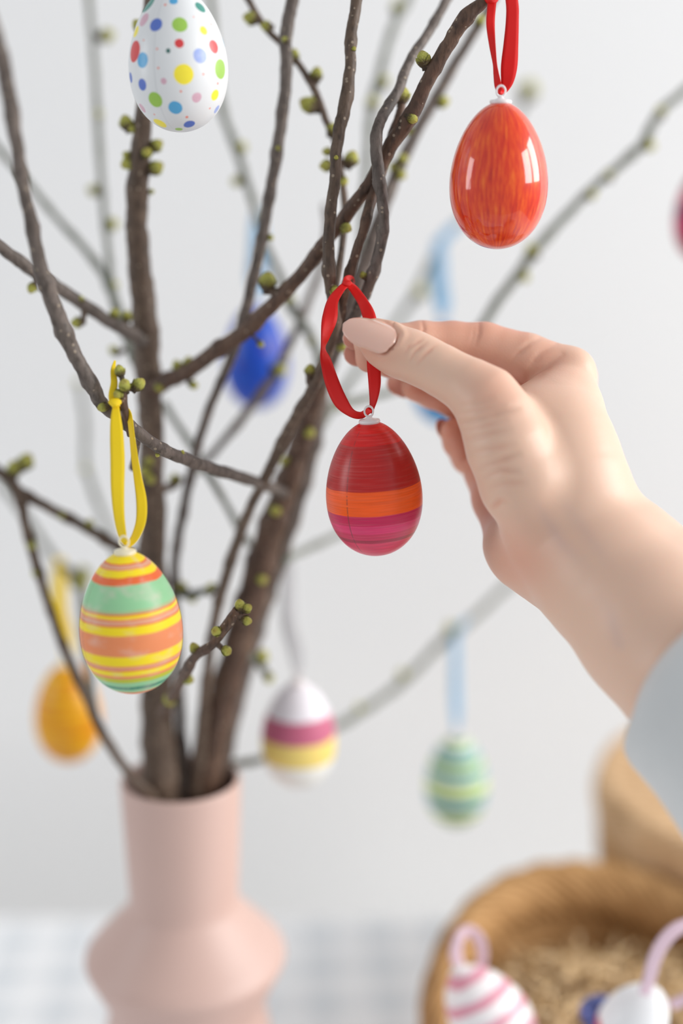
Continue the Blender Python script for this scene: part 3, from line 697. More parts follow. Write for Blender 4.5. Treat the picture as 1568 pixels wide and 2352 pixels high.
e8 = Egg(1048, 1793, 142, 206, .895)
G1, G2, G3 = (222, 234, 168), (72, 146, 88), (156, 190, 206)
e8.build('pale green, blue and cream striped egg on a blue ribbon, below the hand', striped('paint_green_stripes', e8, [(1705, (214, 226, 200)), (1714, G2), (1730, (226, 236, 206)), (1738, G2), (1756, G3), (1764, G2), (1776, G1), (1784, G2), (1802, G3), (1808, G2), (1832, G1), (1842, G2), (1862, G3), (1868, G2), (1880, G1), (1886, G2), (1892, G1), (1900, G2)], streak=0.05, rough=0.5, wob=0.002), CAPW)
loop_ribbon(e8, (1046, 1462, .897), 15, BLU, 4, tail=[(1060, 1440, .895, 14, 10), (1072, 1420, .895, 10, 10)])
e9 = Egg(1018, 860, 146, 232, .88)
e9.build('sky blue egg half hidden behind the fingers of the hand', streaky('paint_sky_blue', (20, 128, 196), (42, 148, 212), (70, 166, 222), sc=(3, 9, 1)), CAPW)
loop_ribbon(e9, (1008, 560, .915), 26, BLU, 7, tail=[(1030, 535, .915, 24, 10), (1052, 515, .915, 20, 10)])
e10 = Egg(1627, 490, 156, 232, .835)
e10.build('crimson egg cut off by the right edge of the picture', striped('paint_crimson', e10, [(440, (150, 30, 60)), (470, (206, 50, 96)), (500, (150, 40, 90)), (540, (200, 54, 100)), (620, (176, 40, 70))], streak=0.3), CAPW)
loop_ribbon(e10, (1640, 160, .80), 24, PNK, 8)

# ------------------------------------------------------------------ woven basket, box and what lies in the basket
def weave_mat(name, c1, c2, c3, sc=1.0):
    m = NT(name, 0.75, 0.2); ob = m.obj(); uv = m.uv()
    n = m.noise(ob, 60 * sc, 4, 0.6)
    wv = m.add('ShaderNodeTexWave'); wv.wave_type = 'BANDS'; wv.bands_direction = 'DIAGONAL'
    wv.inputs['Scale'].default_value = 1.0; wv.inputs['Distortion'].default_value = 2.5; wv.inputs['Detail'].default_value = 2
    m.lk(m.scale(uv, (46 * sc, 10 * sc, 1)), wv.inputs['Vector'])
    k = m.math('ADD', m.math('MULTIPLY', n, 0.6), m.math('MULTIPLY', wv.outputs[0], 0.4))
    m.color(m.ramp(k, [(0.25, s2l(c1)), (0.5, s2l(c2)), (0.75, s2l(c3))]))
    m.bump(k, 0.6, 0.002)
    return m.m
SEA = weave_mat('seagrass', (138, 100, 58), (182, 138, 90), (208, 166, 116))
SEA2 = weave_mat('seagrass_lid', (192, 152, 110), (216, 178, 136), (230, 196, 156))
def ring_surface(name, prof_fn, npf, seg, mat, par, closed=False):
    v, uv, f = [], [], []
    for i in range(npf):
        for k in range(seg + 1):
            a = 2 * math.pi * k / seg
            r, z = prof_fn(i / (npf - 1), a); v.append((r * math.cos(a), r * math.sin(a), z)); uv.append((k / seg, i / (npf - 1)))
    for i in range(npf - 1):
        for k in range(seg):
            q = i*(seg+1)+k; f.append((q, q+1, q+seg+2, q+seg+1))
    o = mesh_obj(name, v, f, mat, par)
    ul = o.data.uv_layers.new(name='UVMap')
    for lp in o.data.loops: ul.data[lp.index].uv = uv[lp.vertex_index]
    return o
BYC = 0.715
TZ = 0.751
bc = Vector(((1398 - 784) / FPX * (BYC / .8846), BYC, TZ))
BR = 0.1436 * BYC
def rimz(a):      # rim height above the table: the soft rim rises at the back
    return (CAM.z - 0.6605 * BYC - TZ) + 0.038 * math.sin(a) + 0.002 * math.sin(3 * a + 1)
bas = tag(empty('basket', bc), 'open round seagrass basket filled with straw and eggs, lower right', 'basket')
def outer(t, a):
    H = rimz(a); z = t * (H - .004)
    return (BR * (0.78 + 0.20 * math.sin(min(1, t * 1.1) * 1.57)) + 0.0025 * abs(math.sin(t * math.pi * 9)), z)
def inner(t, a):
    H = rimz(a); z = 0.004 + (1 - t) * (H - .008)
    q = 1 - t
    return (BR * (0.78 + 0.20 * math.sin(min(1, q * 1.1) * 1.57)) - 0.006 - 0.002 * abs(math.sin(q * math.pi * 9)), z)
ring_surface('body', outer, 60, 96, SEA, bas)
ring_surface('lining', inner, 60, 96, SEA, bas)
def bottom(t, a): return (max(.001, BR * .78 * t), 0.003)
ring_surface('base', bottom, 8, 64, SEA, bas)
def rimf(t, a):
    b = 2 * math.pi * t; k = 1 + 0.05 * math.sin(26 * a + 3 * b)
    return (BR - 0.006 + 0.0115 * math.cos(b) * k, rimz(a) - .011 + 0.0185 * math.sin(b) * k)
ring_surface('rim', rimf, 17, 160, SEA, bas)

wb = P(1365 + 448, 1785, .975)
BXR = 448 / FPX * .975
bxc = Vector((wb.x + 0.002, 1.04 - BXR - 0.012, TZ)); bxh = wb.z - TZ
box_ = tag(empty('storage_box', bxc), 'tall round seagrass box with a pale lid, behind the basket', 'storage box')
def bxo(t, a): return (BXR * (0.90 + 0.085 * t) + 0.0022 * abs(math.sin(t * math.pi * 14)), t * (bxh - 0.02))
ring_surface('body', bxo, 70, 96, SEA, box_)
ring_surface('base', lambda t, a: (max(.001, BXR * .9 * t), 0.001), 6, 64, SEA, box_)
def bxl(t, a):
    if t < 0.55: return (max(.001, BXR * t / 0.55 * 0.985), bxh + 0.004 * (1 - (t / .55) ** 2) + 0.0012 * abs(math.sin(t / .55 * math.pi * 12)))
    q = (t - .55) / .45
    return (BXR * (0.985 + 0.03 * math.sin(q * 3.1)), bxh - 0.032 * q)
ring_surface('lid', bxl, 60, 96, SEA2, box_)

# straw
def straw():
    v, f = [], []
    for s in range(2600):
        a = random.random() * 6.283; r = math.sqrt(random.random()) * BR * 0.90
        x, y = r * math.cos(a), r * math.sin(a)
        top = -0.018 - 0.020 * max(0, y / BR) + rimz(a) * 0.25 + 0.75 * (CAM.z - 0.655 * BYC - TZ) + 0.022 * (1 - (r / BR) ** 2) - 0.030 * max(0, r / BR - .55) / .45
        z = top - random.random() ** 1.5 * 0.05
        L = random.uniform(.012, .032); w = random.uniform(.0006, .0016)
        th = random.random() * 6.283; el = random.uniform(-.5, .6); cv = random.uniform(-.010, .012)
        d = Vector((math.cos(th) * math.cos(el), math.sin(th) * math.cos(el), math.sin(el))); sd = d.cross(Vector((0, 0, 1))).normalized() * w
        upv = sd.cross(d).normalized()
        b = len(v)
        for i in range(5):
            t = i / 4 - .5; p = Vector((x, y, z)) + d * t * L * 2 + upv * (cv * (1 - 4 * t * t))
            rr = math.hypot(p.x, p.y); lim = BR * 0.92
            if rr > lim: p.x *= lim / rr; p.y *= lim / rr
            v += [p - sd, p + sd, p + upv * w * .8]
        for i in range(4):
            q = b + i * 3
            f += [(q, q+1, q+4, q+3), (q+1, q+2, q+5, q+4), (q+2, q, q+3, q+5)]
    # a packed bed under the loose strands
    bb = len(v); n = 48
    for j in range(9):
        for k in range(n):
            a = 2*math.pi*k/n; r = BR * 0.90 * j / 8
            z = -0.018 - 0.020 * max(0, r / BR * math.sin(a)) + rimz(a) * 0.25 + 0.75 * (CAM.z - 0.655 * BYC - TZ) + 0.016 * (1 - (r / BR) ** 2) - 0.030 * max(0, r / BR - .55) / .45 - .02 + random.uniform(-.003, .003)
            v.append(Vector((r*math.cos(a), r*math.sin(a), z)))
    for j in range(8):
        for k in range(n):
            k2 = (k+1) % n; f.append((bb+j*n+k, bb+j*n+k2, bb+(j+1)*n+k2, bb+(j+1)*n+k))
    m = NT('straw', 0.6, 0.3); k = m.noise(m.obj(), 260, 2)
    m.color(m.ramp(k, [(0.3, s2l((176, 140, 92))), (0.5, s2l((216, 184, 136))), (0.7, s2l((244, 224, 190)))]))
    o = mesh_obj('straw', [p + bc for p in v], f, m.m, None, smooth=False)
    tag(o, 'pale yellow shredded straw filling the basket', 'straw'); o['kind'] = 'stuff'
straw()
def basket_egg(cx, cy, w, h, d, label, mat, tilt, capm=None):
    e = Egg(cx, cy, w, h, d); e.R = tilt
    e.build(label, mat, capm, group='eggs lying in the basket', loop=False)
    return e
def spiral_mat():
    m = NT('paint_pink_white_stripes', 0.4); s = m.xyz(m.uv())
    k = m.math('FRACT', m.math('ADD', m.math('MULTIPLY', s[1], 5.0), m.math('MULTIPLY', s[0], 1.0)))
    k = m.math('ADD', k, m.math('MULTIPLY', m.math('SUBTRACT', m.noise(m.scale(m.uv(), (6, 14, 1)), 1, 2), .5), .3))
    m.color(m.ramp(k, [(0.0, s2l((222, 140, 160))), (0.30, s2l((226, 160, 178))), (0.42, s2l((242, 236, 238))), (0.9, s2l((244, 240, 240))), (1.0, s2l((222, 140, 160)))]))
    return m.m
e11 = basket_egg(1122, 2335, 186, 240, .735, 'pink and white striped egg lying in the straw of the basket', spiral_mat(), Matrix.Rotation(math.radians(-35), 4, 'Y') @ Matrix.Rotation(math.radians(-12), 4, 'X'), CAPW)
ribbon(e11, [[(1085, 2245, .745, 26, 20), (1058, 2225, .745, 28, 10), (1046, 2190, .745, 28, 10), (1056, 2150, .745, 26, 10), (1076, 2136, .747, 26, 20), (1098, 2155, .75, 26, 10), (1108, 2190, .75, 24, 20), (1100, 2230, .748, 22, 20), (1085, 2248, .745, 22, 20)]], PNK)
wm = NT('paint_white_red_tip', 0.35); ws = wm.xyz(wm.uv())
wm.color(wm.ramp(wm.math('ADD', ws[1], wm.math('MULTIPLY', wm.noise(wm.scale(wm.uv(), (5, 3, 1)), 1, 2), .1)), [(0.0, s2l((206, 48, 62))), (0.36, s2l((206, 48, 62))), (0.42, s2l((240, 241, 243))), (1.0, s2l((240, 241, 243)))]))
e12 = basket_egg(1455, 2345, 152, 190, .715, 'white egg with a red end lying in the basket under a pale pink ribbon', wm.m, Matrix.Rotation(math.radians(28), 4, 'Y') @ Matrix.Rotation(math.radians(8), 4, 'X'))
ribbon(e12, [[(1478, 2285, .70, 26, 10), (1490, 2250, .698, 30, 0), (1502, 2205, .695, 32, 0), (1526, 2160, .692, 33, 0), (1560, 2130, .69, 34, 10), (1600, 2125, .69, 34, 20), (1640, 2160, .692, 32, 10), (1640, 2220, .70, 30, 10), (1600, 2280, .71, 28, 10), (1540, 2310, .715, 24, 20)]], PNK)
cm = NT('foil_blue', 0.22); cm.color(cm.mix(cm.noise(cm.obj(), 120, 3), s2l((62, 72, 128)), s2l((120, 130, 190)))); cm.b.inputs['Metallic'].default_value = 0.6; cm.bump(cm.noise(cm.obj(), 260, 3), .5, .001)
basket_egg(1376, 2326, 84, 92, .735, 'small shiny blue egg beside the white egg in the basket', cm.m, Matrix.Rotation(math.radians(60), 4, 'Y'))

# ------------------------------------------------------------------ the hand
def hand():
    # camera aligned frame in millimetres: x right, y up, z depth
    def C(px, py, d): return np.array([(px - 784) / FPX * d, -(py - 1176) / FPX * d, d])
    LO = C(770, 1176, 560); H = 0.8
    lo = np.array([0.0, -128.0, 478.0]); hi = np.array([176.0, 84.0, 672.0])
    ax = [np.arange(lo[i], hi[i], H, dtype=np.float32) for i in range(3)]
    shape = tuple(len(a) for a in ax)
    def field(): return np.full(shape, 60.0, np.float32)
    def smin(a, b, k):
        if k <= 0: return np.minimum(a, b)
        h = np.maximum(k - np.abs(a - b), 0) / k
        return np.minimum(a, b) - h * h * k * 0.25
    def cone(F, a, b, ra, rb, k):
        a = np.array(a); b = np.array(b); m = max(ra, rb) + k + 5
        l = np.minimum(a, b) - m; u = np.maximum(a, b) + m
        sl = []
        for i in range(3):
            i0 = int(max(0, (l[i] - lo[i]) // H)); i1 = int(min(shape[i], (u[i] - lo[i]) // H + 2))
            if i1 <= i0: return
            sl.append(slice(i0, i1))
        X = ax[0][sl[0]][:, None, None] - a[0]; Y = ax[1][sl[1]][None, :, None] - a[1]; Z = ax[2][sl[2]][None, None, :] - a[2]
        ba = b - a; L2 = max(float(ba @ ba), 1e-6)
        t = np.clip((X * ba[0] + Y * ba[1] + Z * ba[2]) / L2, 0, 1)
        D = np.sqrt((X - t*ba[0])**2 + (Y - t*ba[1])**2 + (Z - t*ba[2])**2) - (ra + t * (rb - ra))
        F[tuple(sl)] = smin(F[tuple(sl)], D.astype(np.float32), k)
    def chain(F, pts, k):
        for (p, q) in zip(pts[:-1], pts[1:]):
            cone(F, C(*p[:3]), C(*q[:3]), p[3], q[3], k)
    # palm, wrist and forearm
    A = field()
    chain(A, [(1302, 1222, 574, 26.0), (1405, 1330, 560, 28.0), (1507, 1436, 545, 30.5), (1700, 1640, 520, 34)], 6)
    chain(A, [(1330, 1180, 588, 22.0), (1425, 1300, 574, 26), (1540, 1410, 560, 29), (1720, 1600, 530, 33)], 8)
    chain(A, [(1205, 1262, 592, 15.5), (1262, 1285, 588, 17), (1325, 1318, 577, 19)], 9)
    chain(A, [(1240, 1000, 577, 17), (1272, 1080, 574, 19.5), (1300, 1160, 573, 22)], 10)
    chain(A, [(1278, 940, 588, 15), (1286, 1020, 580, 19), (1302, 1110, 574, 23)], 12)
    MC = [((1306, 858, 600, 11.2), (1298, 960, 592, 13.5), (1302, 1060, 583, 16.0), (1312, 1180, 576, 20)),
          ((1312, 868, 617, 10.8), (1304, 980, 608, 13.5), (1305, 1090, 596, 16), (1310, 1200, 584, 19)),
          ((1300, 905, 633, 10.2), (1285, 1010, 622, 13), (1270, 1110, 608, 15), (1270, 1220, 594, 17)),
          ((1270, 960, 645, 9.5), (1240, 1060, 632, 12), (1215, 1150, 616, 14), (1210, 1250, 598, 15.5))]
    for c in MC: chain(A, c, 8)
    # heel and palm edge below the little finger
    chain(A, [(1100, 1090, 638, 7.0), (1140, 1150, 622, 9.5), (1195, 1235, 602, 15)], 6)
    # web between thumb and index
    chain(A, [(1285, 935, 592, 12), (1215, 985, 578, 13), (1190, 1060, 572, 14)], 9)
    # fingers, each its own chain; smooth only where it roots in the palm
    FG = []
    for pts in ([(1306, 858, 600, 10.8), (1210, 822, 603, 10.2), (1112, 791, 605, 9.2), (1040, 785, 605, 8.5), (968, 783, 603, 8.3), (900, 786, 600, 7.6), (846, 788, 597.5, 6.4)],
                [(1312, 868, 617, 10.4), (1210, 850, 622, 9.6), (1112, 842, 624, 9.2), (968, 830, 614, 8.4), (900, 826, 607, 7.6), (850, 822, 601, 6.4)],
                [(1300, 905, 633, 10), (1190, 920, 650, 9.2), (1120, 935, 654, 8.8), (1050, 922, 644, 8.2), (995, 900, 636, 7.6), (955, 888, 631, 6.6)],
                [(1270, 960, 645, 9), (1160, 1040, 664, 8.4), (1105, 1078, 660, 8), (1074, 1050, 648, 7.4), (1052, 1015, 642, 6.9), (1040, 992, 638, 5.9)]):
        F = field(); chain(F, pts, 2.0); FG.append(F)
    # thumb
    T = field()
    chain(T, [(1240, 1170, 566, 17), (1205, 1105, 561, 17.5), (1166, 1022, 559, 16.0), (1140, 960, 560, 14.0), (1114, 916, 562, 12.6), (1075, 886, 564.5, 10.4), (1032, 862, 567.5, 9.5), (1000, 844, 570, 9.3), (964, 826, 572.5, 9.5), (935, 813, 574, 9.3), (908, 805, 576, 9.0), (882, 788, 577.5, 8.4), (860, 773, 578.8, 7.3)], 4)
    chain(T, [(930, 820, 578, 7.8), (880, 797, 580, 7.0)], 4)
    B = A
    for F in FG: B = smin(B, F, 2.5)
    B = smin(B, T, 5.0)
    S = B
    # ---- surface nets
    ins = S < 0
    nx, ny, nz = shape
    corners = [(i, j, k) for i in (0, 1) for j in (0, 1) for k in (0, 1)]
    cnt = np.zeros((nx-1, ny-1, nz-1), np.int8)
    for (i, j, k) in corners: cnt += ins[i:nx-1+i, j:ny-1+j, k:nz-1+k]
    act = (cnt > 0) & (cnt < 8)
    idx = np.argwhere(act); M = len(idx)
    cid = np.full(act.shape, -1, np.int64); cid[act] = np.arange(M)
    val = np.stack([S[idx[:, 0]+i, idx[:, 1]+j, idx[:, 2]+k] for (i, j, k) in corners], 1)
    acc = np.zeros((M, 3)); num = np.zeros(M)
    for a in range(8):
        for b in range(a+1, 8):
            ca, cb = np.array(corners[a]), np.array(corners[b])
            if np.abs(ca - cb).sum() != 1: continue
            va, vb = val[:, a], val[:, b]; cr = (va < 0) != (vb < 0)
            t = np.where(cr, va / np.where(va - vb == 0, 1, va - vb), 0)
            p = ca[None] + t[:, None] * (cb - ca)[None]
            acc[cr] += p[cr]; num[cr] += 1
    vert = (idx + acc / num[:, None]) * H + lo
    quads = []
    for axis in range(3):
        n = [slice(None)] * 3; n2 = [slice(None)] * 3
        n[axis] = slice(0, shape[axis]-1); n2[axis] = slice(1, shape[axis])
        s0 = ins[tuple(n)]; s1 = ins[tuple(n2)]
        e = np.argwhere(s0 != s1)
        o1, o2 = [(1, 2), (2, 0), (0, 1)][axis]
        ok = (e[:, o1] > 0) & (e[:, o2] > 0) & (e[:, o1] < shape[o1]-1) & (e[:, o2] < shape[o2]-1)
        e = e[ok]; fl = s0[e[:, 0], e[:, 1], e[:, 2]]
        def cell(d1, d2):
            q = e.copy(); q[:, o1] -= d1; q[:, o2] -= d2
            return cid[q[:, 0], q[:, 1], q[:, 2]]
        Q = np.stack([cell(1, 1), cell(0, 1), cell(0, 0), cell(1, 0)], 1)
        Q[~fl] = Q[~fl][:, ::-1]
        quads.append(Q)
    Q = np.vstack(quads); Q = Q[(Q >= 0).all(1)]
    # frame is left handed (x right, y up, z away), so turn the faces
    Q = Q[:, ::-1]
    # ---- light smoothing, subdivide once, then creases and colour
    def edges(Q): 
        E = np.vstack([Q[:, [0, 1]], Q[:, [1, 2]], Q[:, [2, 3]], Q[:, [3, 0]]]); E.sort(axis=1)
        return np.unique(E, axis=0)
    def smooth(V, Q, it, lam=0.5):
        E = edges(Q); n = len(V); deg = np.bincount(E.ravel(), minlength=n)[:, None].clip(1)
        for s in range(it):
            for l in (lam, -lam * 1.04):
                acc = np.zeros_like(V)
                for c in range(3):
                    acc[:, c] = np.bincount(E[:, 0], V[E[:, 1], c], n) + np.bincount(E[:, 1], V[E[:, 0], c], n)
                V = V + l * (acc / deg - V)
        return V
    vert = smooth(vert, Q, 6)
    def subdivide(V, Q):
        n = len(V); E4 = np.stack([np.sort(Q[:, [i, (i+1) % 4]], axis=1) for i in range(4)], 1).reshape(-1, 2)
        key = E4[:, 0] * n + E4[:, 1]; uq, inv = np.unique(key, return_inverse=True)
        em = (V[uq // n] + V[uq % n]) / 2; fm = V[Q].mean(1)
        inv = inv.reshape(-1, 4) + n; fi = np.arange(len(Q)) + n + len(em)
        NQ = np.stack([np.stack([Q[:, i], inv[:, i], fi, inv[:, (i-1) % 4]], 1) for i in range(4)], 1).reshape(-1, 4)
        return np.vstack([V, em, fm]), NQ
    vert, Q = subdivide(vert, Q); vert = smooth(vert, Q, 3)
    def normals(V, Q):
        fn = np.cross(V[Q[:, 2]] - V[Q[:, 0]], V[Q[:, 3]] - V[Q[:, 1]])
        N = np.zeros_like(V)
        for c in range(3):
            for q in range(4): N[:, c] += np.bincount(Q[:, q], fn[:, c], len(V))
        return N / np.linalg.norm(N, axis=1)[:, None].clip(1e-9)
    N = -normals(vert, Q)          # outward in this mirrored frame
    if (N[:, 0] * (vert[:, 0] - vert[:, 0].mean())).mean() < 0: N = -N
    px = vert[:, 0] / vert[:, 2] * FPX + 784; py = -vert[:, 1] / vert[:, 2] * FPX + 1176
    dep = vert[:, 2]
    front = np.clip(-N[:, 2] * 2.0, 0, 1)
    def seg(pts):
        best = np.full(len(px), 1e9)
        for (a, b) in zip(pts[:-1], pts[1:]):
            ax_, ay = b[0]-a[0], b[1]-a[1]; L2 = ax_*ax_ + ay*ay
            t = np.clip(((px-a[0])*ax_ + (py-a[1])*ay) / L2, 0, 1)
            best = np.minimum(best, np.hypot(px-a[0]-t*ax_, py-a[1]-t*ay))
        return best
    disp = np.zeros(len(px)); red = np.zeros(len(px))
    def crease(pts, w, depth, dmin, dmax, r=0.5):
        dx, dy = pts[-1][0] - pts[0][0], pts[-1][1] - pts[0][1]
        tt = np.clip(((px - pts[0][0]) * dx + (py - pts[0][1]) * dy) / (dx * dx + dy * dy), 0, 1)
        fade = np.clip(np.minimum(tt + .35, (1 - tt) * 2.2), 0, 1)
        m = np.exp(-(seg(pts) / w) ** 2) * front * fade * ((dep > dmin) & (dep < dmax))
        disp[:] -= depth * m; red[:] = np.maximum(red, r * m)
    # thumb joint
    crease([(938, 800), (955, 788), (975, 776)], 5, .45, 500, 586); crease([(940, 830), (952, 808), (970, 792), (985, 784)], 5, .6, 500, 586); crease([(958, 838), (975, 815), (995, 797), (1008, 790)], 5, .45, 500, 586)
    crease([(925, 818), (938, 795), (952, 782)], 5, .25, 500, 586)
    # index finger joints
    crease([(968, 735), (973, 755), (966, 775)], 5, .5, 585, 612); crease([(1100, 735), (1099, 765), (1088, 800)], 6, .7, 585, 612); crease([(1090, 748), (1086, 775), (1076, 800)], 5, .35, 585, 612)
    # folds at the root of the index finger
    crease([(1240, 775), (1215, 788), (1185, 815), (1168, 845)], 7, .9, 560, 625); crease([(1275, 790), (1240, 812), (1215, 845), (1205, 870)], 8, .7, 560, 625); crease([(1290, 815), (1262, 835), (1235, 860), (1200, 876)], 8, .8, 560, 625)
    # wrinkles over the ball of the thumb
    for q, dd in (([(1055, 950), (1110, 943), (1165, 930)], .5), ([(1050, 975), (1100, 962), (1160, 945), (1200, 935)], .9), ([(1058, 990), (1110, 978), (1170, 962)], .5), ([(1068, 1010), (1120, 996), (1180, 985)], .45), ([(1085, 1040), (1130, 1030), (1190, 1020)], .35),
                  ([(1100, 1075), (1150, 1058), (1200, 1040)], .7), ([(1115, 1095), (1150, 1080), (1200, 1086)], .6), ([(1128, 1120), (1160, 1110), (1215, 1110)], .35), ([(1060, 935), (1100, 925), (1140, 912)], .35)):
        crease(q, 8.5, dd * 2.0, 500, 600, .30)
    # fold between heel and ball of the thumb, little finger joint
    crease([(1112, 1185), (1128, 1165), (1148, 1150), (1175, 1150)], 8, 1.0, 540, 640); crease([(1045, 1062), (1065, 1055), (1085, 1040)], 5, .7, 620, 660)
    # nail bed of the thumb: groove along the plate, soft fold of skin around it
    ring = [(800, 760), (835, 790), (868, 808), (884, 808), (905, 788), (914, 768), (900, 748), (880, 735), (850, 726)]
    dq = seg(ring); fm = front * (dep < 586)
    bx_ = np.clip((px - 840) / 40, 0, 1)
    disp += fm * (-0.55 * np.exp(-(dq / 5) ** 2) + 0.55 * bx_ * np.exp(-((dq - 13) / 8) ** 2) * ((px > 905) | (py > 800 - (884 - px) * .25) | (py < 740)))
    red[:] = np.maximum(red, 0.6 * fm * np.exp(-(dq / 7) ** 2))
    vert = vert + N * disp[:, None]
    vert = smooth(vert, Q, 1, 0.35)
    # skin colour: rosier finger tips and knuckles, faint veins at the wrist
    def blob(x, y, r): return np.exp(-(((px-x)**2 + (py-y)**2) / r**2))
    rosy = red.copy()
    far = np.clip((dep - 588) / 14, 0, 1) * (px < 1215)
    rosy = np.maximum(rosy, 0.75 * far)
    rosy = np.maximum(rosy, 0.55 * blob(850, 790, 75) * (dep < 590)); rosy = np.maximum(rosy, 0.35 * blob(1130, 900, 70)); rosy = np.maximum(rosy, 0.5 * blob(1180, 1290, 90)); rosy = np.maximum(rosy, .4 * blob(1250, 820, 70))
    vein = np.maximum(np.exp(-(seg([(1230, 1150), (1290, 1250), (1350, 1310), (1400, 1400), (1420, 1480)]) / 15) ** 2), 0.7 * np.exp(-(seg([(1280, 1130), (1330, 1200), (1420, 1330)]) / 16) ** 2)) * front * (0.5 + 0.5 * np.sin(py / 37.0))
    base = np.array(s2l((224, 190, 168))[:3]); pk = np.array(s2l((216, 148, 124))[:3]); vn = np.array(s2l((196, 170, 164))[:3])
    col = base[None] * (1 - rosy[:, None]) + pk[None] * rosy[:, None]
    col = col * (1 - .35 * vein[:, None]) + vn[None] * .35 * vein[:, None]
    me = bpy.data.meshes.new('person_hand')
    def tow(V): 
        V = V / 1000.0
        return np.array(CAM)[None] + V[:, 0:1] * np.array(RT)[None] + V[:, 1:2] * np.array(UP)[None] + V[:, 2:3] * np.array(FW)[None]
    wv = tow(vert)
    root = empty('person', Vector(tow(np.array([C(1507, 1436, 545)]))[0]))
    rl = np.array(root.location)
    me.vertices.add(len(wv)); me.vertices.foreach_set('co', (wv - rl).astype(np.float32).ravel())
    me.loops.add(Q.size); me.loops.foreach_set('vertex_index', Q.astype(np.int32).ravel())
    me.polygons.add(len(Q)); me.polygons.foreach_set('loop_start', np.arange(0, Q.size, 4, dtype=np.int32))
    me.update(calc_edges=True); me.validate()
    me.polygons.foreach_set('use_smooth', [True] * len(me.polygons))
    ca = me.color_attributes.new('skin', 'FLOAT_COLOR', 'POINT')
    ca.data.foreach_set('color', np.hstack([col, np.ones((len(col), 1))]).astype(np.float32).ravel())
    m = NT('skin', 0.42, 0.4)
    at = m.add('ShaderNodeAttribute', attribute_name='skin')
    n1 = m.noise(m.obj(), 55, 3); n2 = m.noise(m.obj(), 900, 3, .6)
    m.color(m.mix(m.math('MULTIPLY', n1, 0.22), at.outputs['Color'], m.mix(1.0, at.outputs['Color'], (1.0, .84, .78, 1), 'MULTIPLY')))
    m.b.inputs['Subsurface Weight'].default_value = 0.35; m.b.inputs['Subsurface Radius'].default_value = (1.0, 0.38, 0.22); m.b.inputs['Subsurface Scale'].default_value = 0.004
    vo = m.add('ShaderNodeTexVoronoi'); vo.inputs['Scale'].default_value = 1100; m.lk(m.obj(), vo.inputs['Vector'])
    m.bump(m.math('ADD', m.math('MULTIPLY', vo.outputs['Distance'], 0.5), n2), 0.18, 0.0003)
    me.materials.append(m.m)
    link(bpy.data.objects.new('hand', me), root)
    tag(root, 'right hand and forearm reaching in from the right, pinching the red ribbon', 'person')
    # ---- nails
    nm = NT('nail_polish', 0.12, 0.5)
    nm.color(nm.mix(nm.noise(nm.obj(), 60), s2l((224, 178, 160)), s2l((230, 190, 174)))); nm.b.inputs['Coat Weight'].default_value = 0.7; nm.b.inputs['Coat Roughness'].default_value = 0.05
    nm.b.inputs['Subsurface Weight'].default_value = 0.2; nm.b.inputs['Subsurface Scale'].default_value = 0.002
    def nail(bpt, tpt, nrm, width, arch, curl=0.6):
        b = C(*bpt); t = C(*tpt); ax_ = t - b; L = np.linalg.norm(ax_); ax_ = ax_ / L
        n = np.array(nrm, float); n -= ax_ * (n @ ax_); n /= np.linalg.norm(n); sd = np.cross(ax_, n)
        V, F = [], []
        nu, nv = 22, 13
        for i in range(nu):
            u = i / (nu - 1)
            w = width / 2
            if u < .22: w *= 0.62 + 0.38 * math.sqrt(1 - (1 - u / .22) ** 2)
            if u > .52: w *= math.sqrt(max(0.0, 1 - ((u - .52) / .48) ** 2.1)) * (1 - .10 * (u - .52)) + 0.02
            for j in range(nv):
                vq = -1 + 2 * j / (nv - 1)
                bow = -0.10 * L * (vq * vq) * (u < .2) * (1 - u / .2) * -1
                p = b + ax_ * (u * L + (0.085 * L * vq * vq * max(0, 1 - u / .3))) + sd * vq * w
                p = p + n * (-arch * (vq * w) ** 2 + curl * math.sin(math.pi * min(1, u * 1.0)))
                V.append(p)
        for i in range(nu-1):
            for j in range(nv-1):
                q = i*nv+j; F.append((q, q+1, q+nv+1, q+nv))
        Wv = tow(np.array(V)) - rl
        o = mesh_obj('fingernail', Wv, F, nm.m, root)
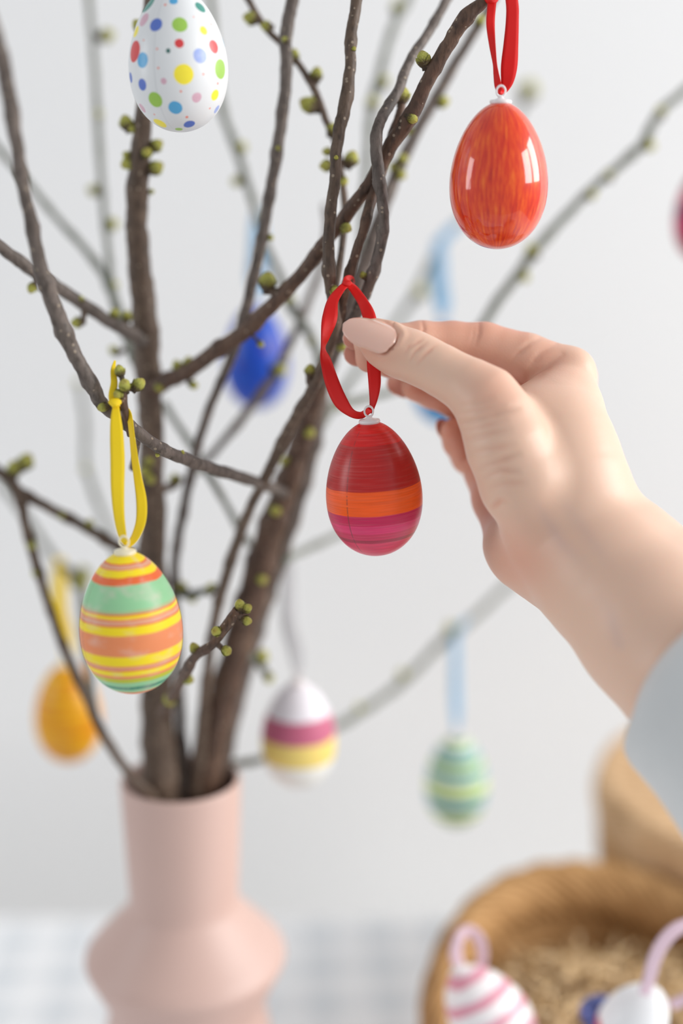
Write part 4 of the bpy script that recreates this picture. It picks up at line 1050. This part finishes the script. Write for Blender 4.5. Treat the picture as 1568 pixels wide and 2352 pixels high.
        so = o.modifiers.new('thick', 'SOLIDIFY'); so.thickness = 0.0006; so.offset = -1
        return o
    nail((907, 786, 565.4), (789, 745, 573.2), (.10, .34, -.92), 13.2, .046, .9)['label'] = 'glossy nude pink thumb nail'
    nail((850, 776, 603.5), (788, 777, 600.5), (-.2, .45, .85), 10.0, .06)
    nail((852, 814, 607), (790, 812, 604), (-.2, .1, 1.0), 10.0, .06)
    nail((945, 895, 637.5), (890, 873, 634), (-.4, .2, .9), 9.5, .06)
    nail((1030, 1005, 643), (1006, 966, 640), (-.75, .1, .6), 8.5, .06)
    # ---- sleeve
    m = NT('sleeve_cloth', 0.9, 0.15); m.color(m.mix(m.noise(m.obj(), 30, 3), s2l((196, 198, 198)), s2l((214, 216, 216))))
    m.b.inputs['Sheen Weight'].default_value = 0.3; m.bump(m.noise(m.obj(), 800, 2), .3, .0004)
    a = C(1630, 1553, 528); b = C(1870, 1800, 492); axd = (b - a) / np.linalg.norm(b - a)
    s1 = np.cross(axd, [0, 0, 1.0]); s1 /= np.linalg.norm(s1); s2 = np.cross(axd, s1)
    V, F = [], []; nu, nv = 26, 64
    for sheet in (0, 1):
        for i in range(nu):
            u = i / (nu - 1) if sheet == 0 else 1 - i / (nu - 1)
            for j in range(nv):
                th = 2 * math.pi * j / nv
                sm = min(1, u * 95 / 9); r = 35 + 8 * sm * sm * (3 - 2 * sm) + 4 * u + (1.6 * math.sin(3 * th + 4 * u) + 1.2 * math.sin(5 * th - 7 * u)) * sm
                if sheet: r -= 2.2
                cut = 2 * math.cos(th * 1 + 1.2) * (1 - u)
                V.append(a + axd * (u * 95 + cut) + (s1 * math.cos(th) + s2 * math.sin(th)) * r)
    tot = 2 * nu
    for i in range(tot):
        i2 = (i + 1) % tot
        for j in range(nv):
            j2 = (j + 1) % nv; F.append((i*nv+j, i*nv+j2, i2*nv+j2, i2*nv+j))
    o = mesh_obj('sleeve', tow(np.array(V)) - rl, F, m.m, root); o['label'] = 'loose light grey sleeve cuff'
hand()
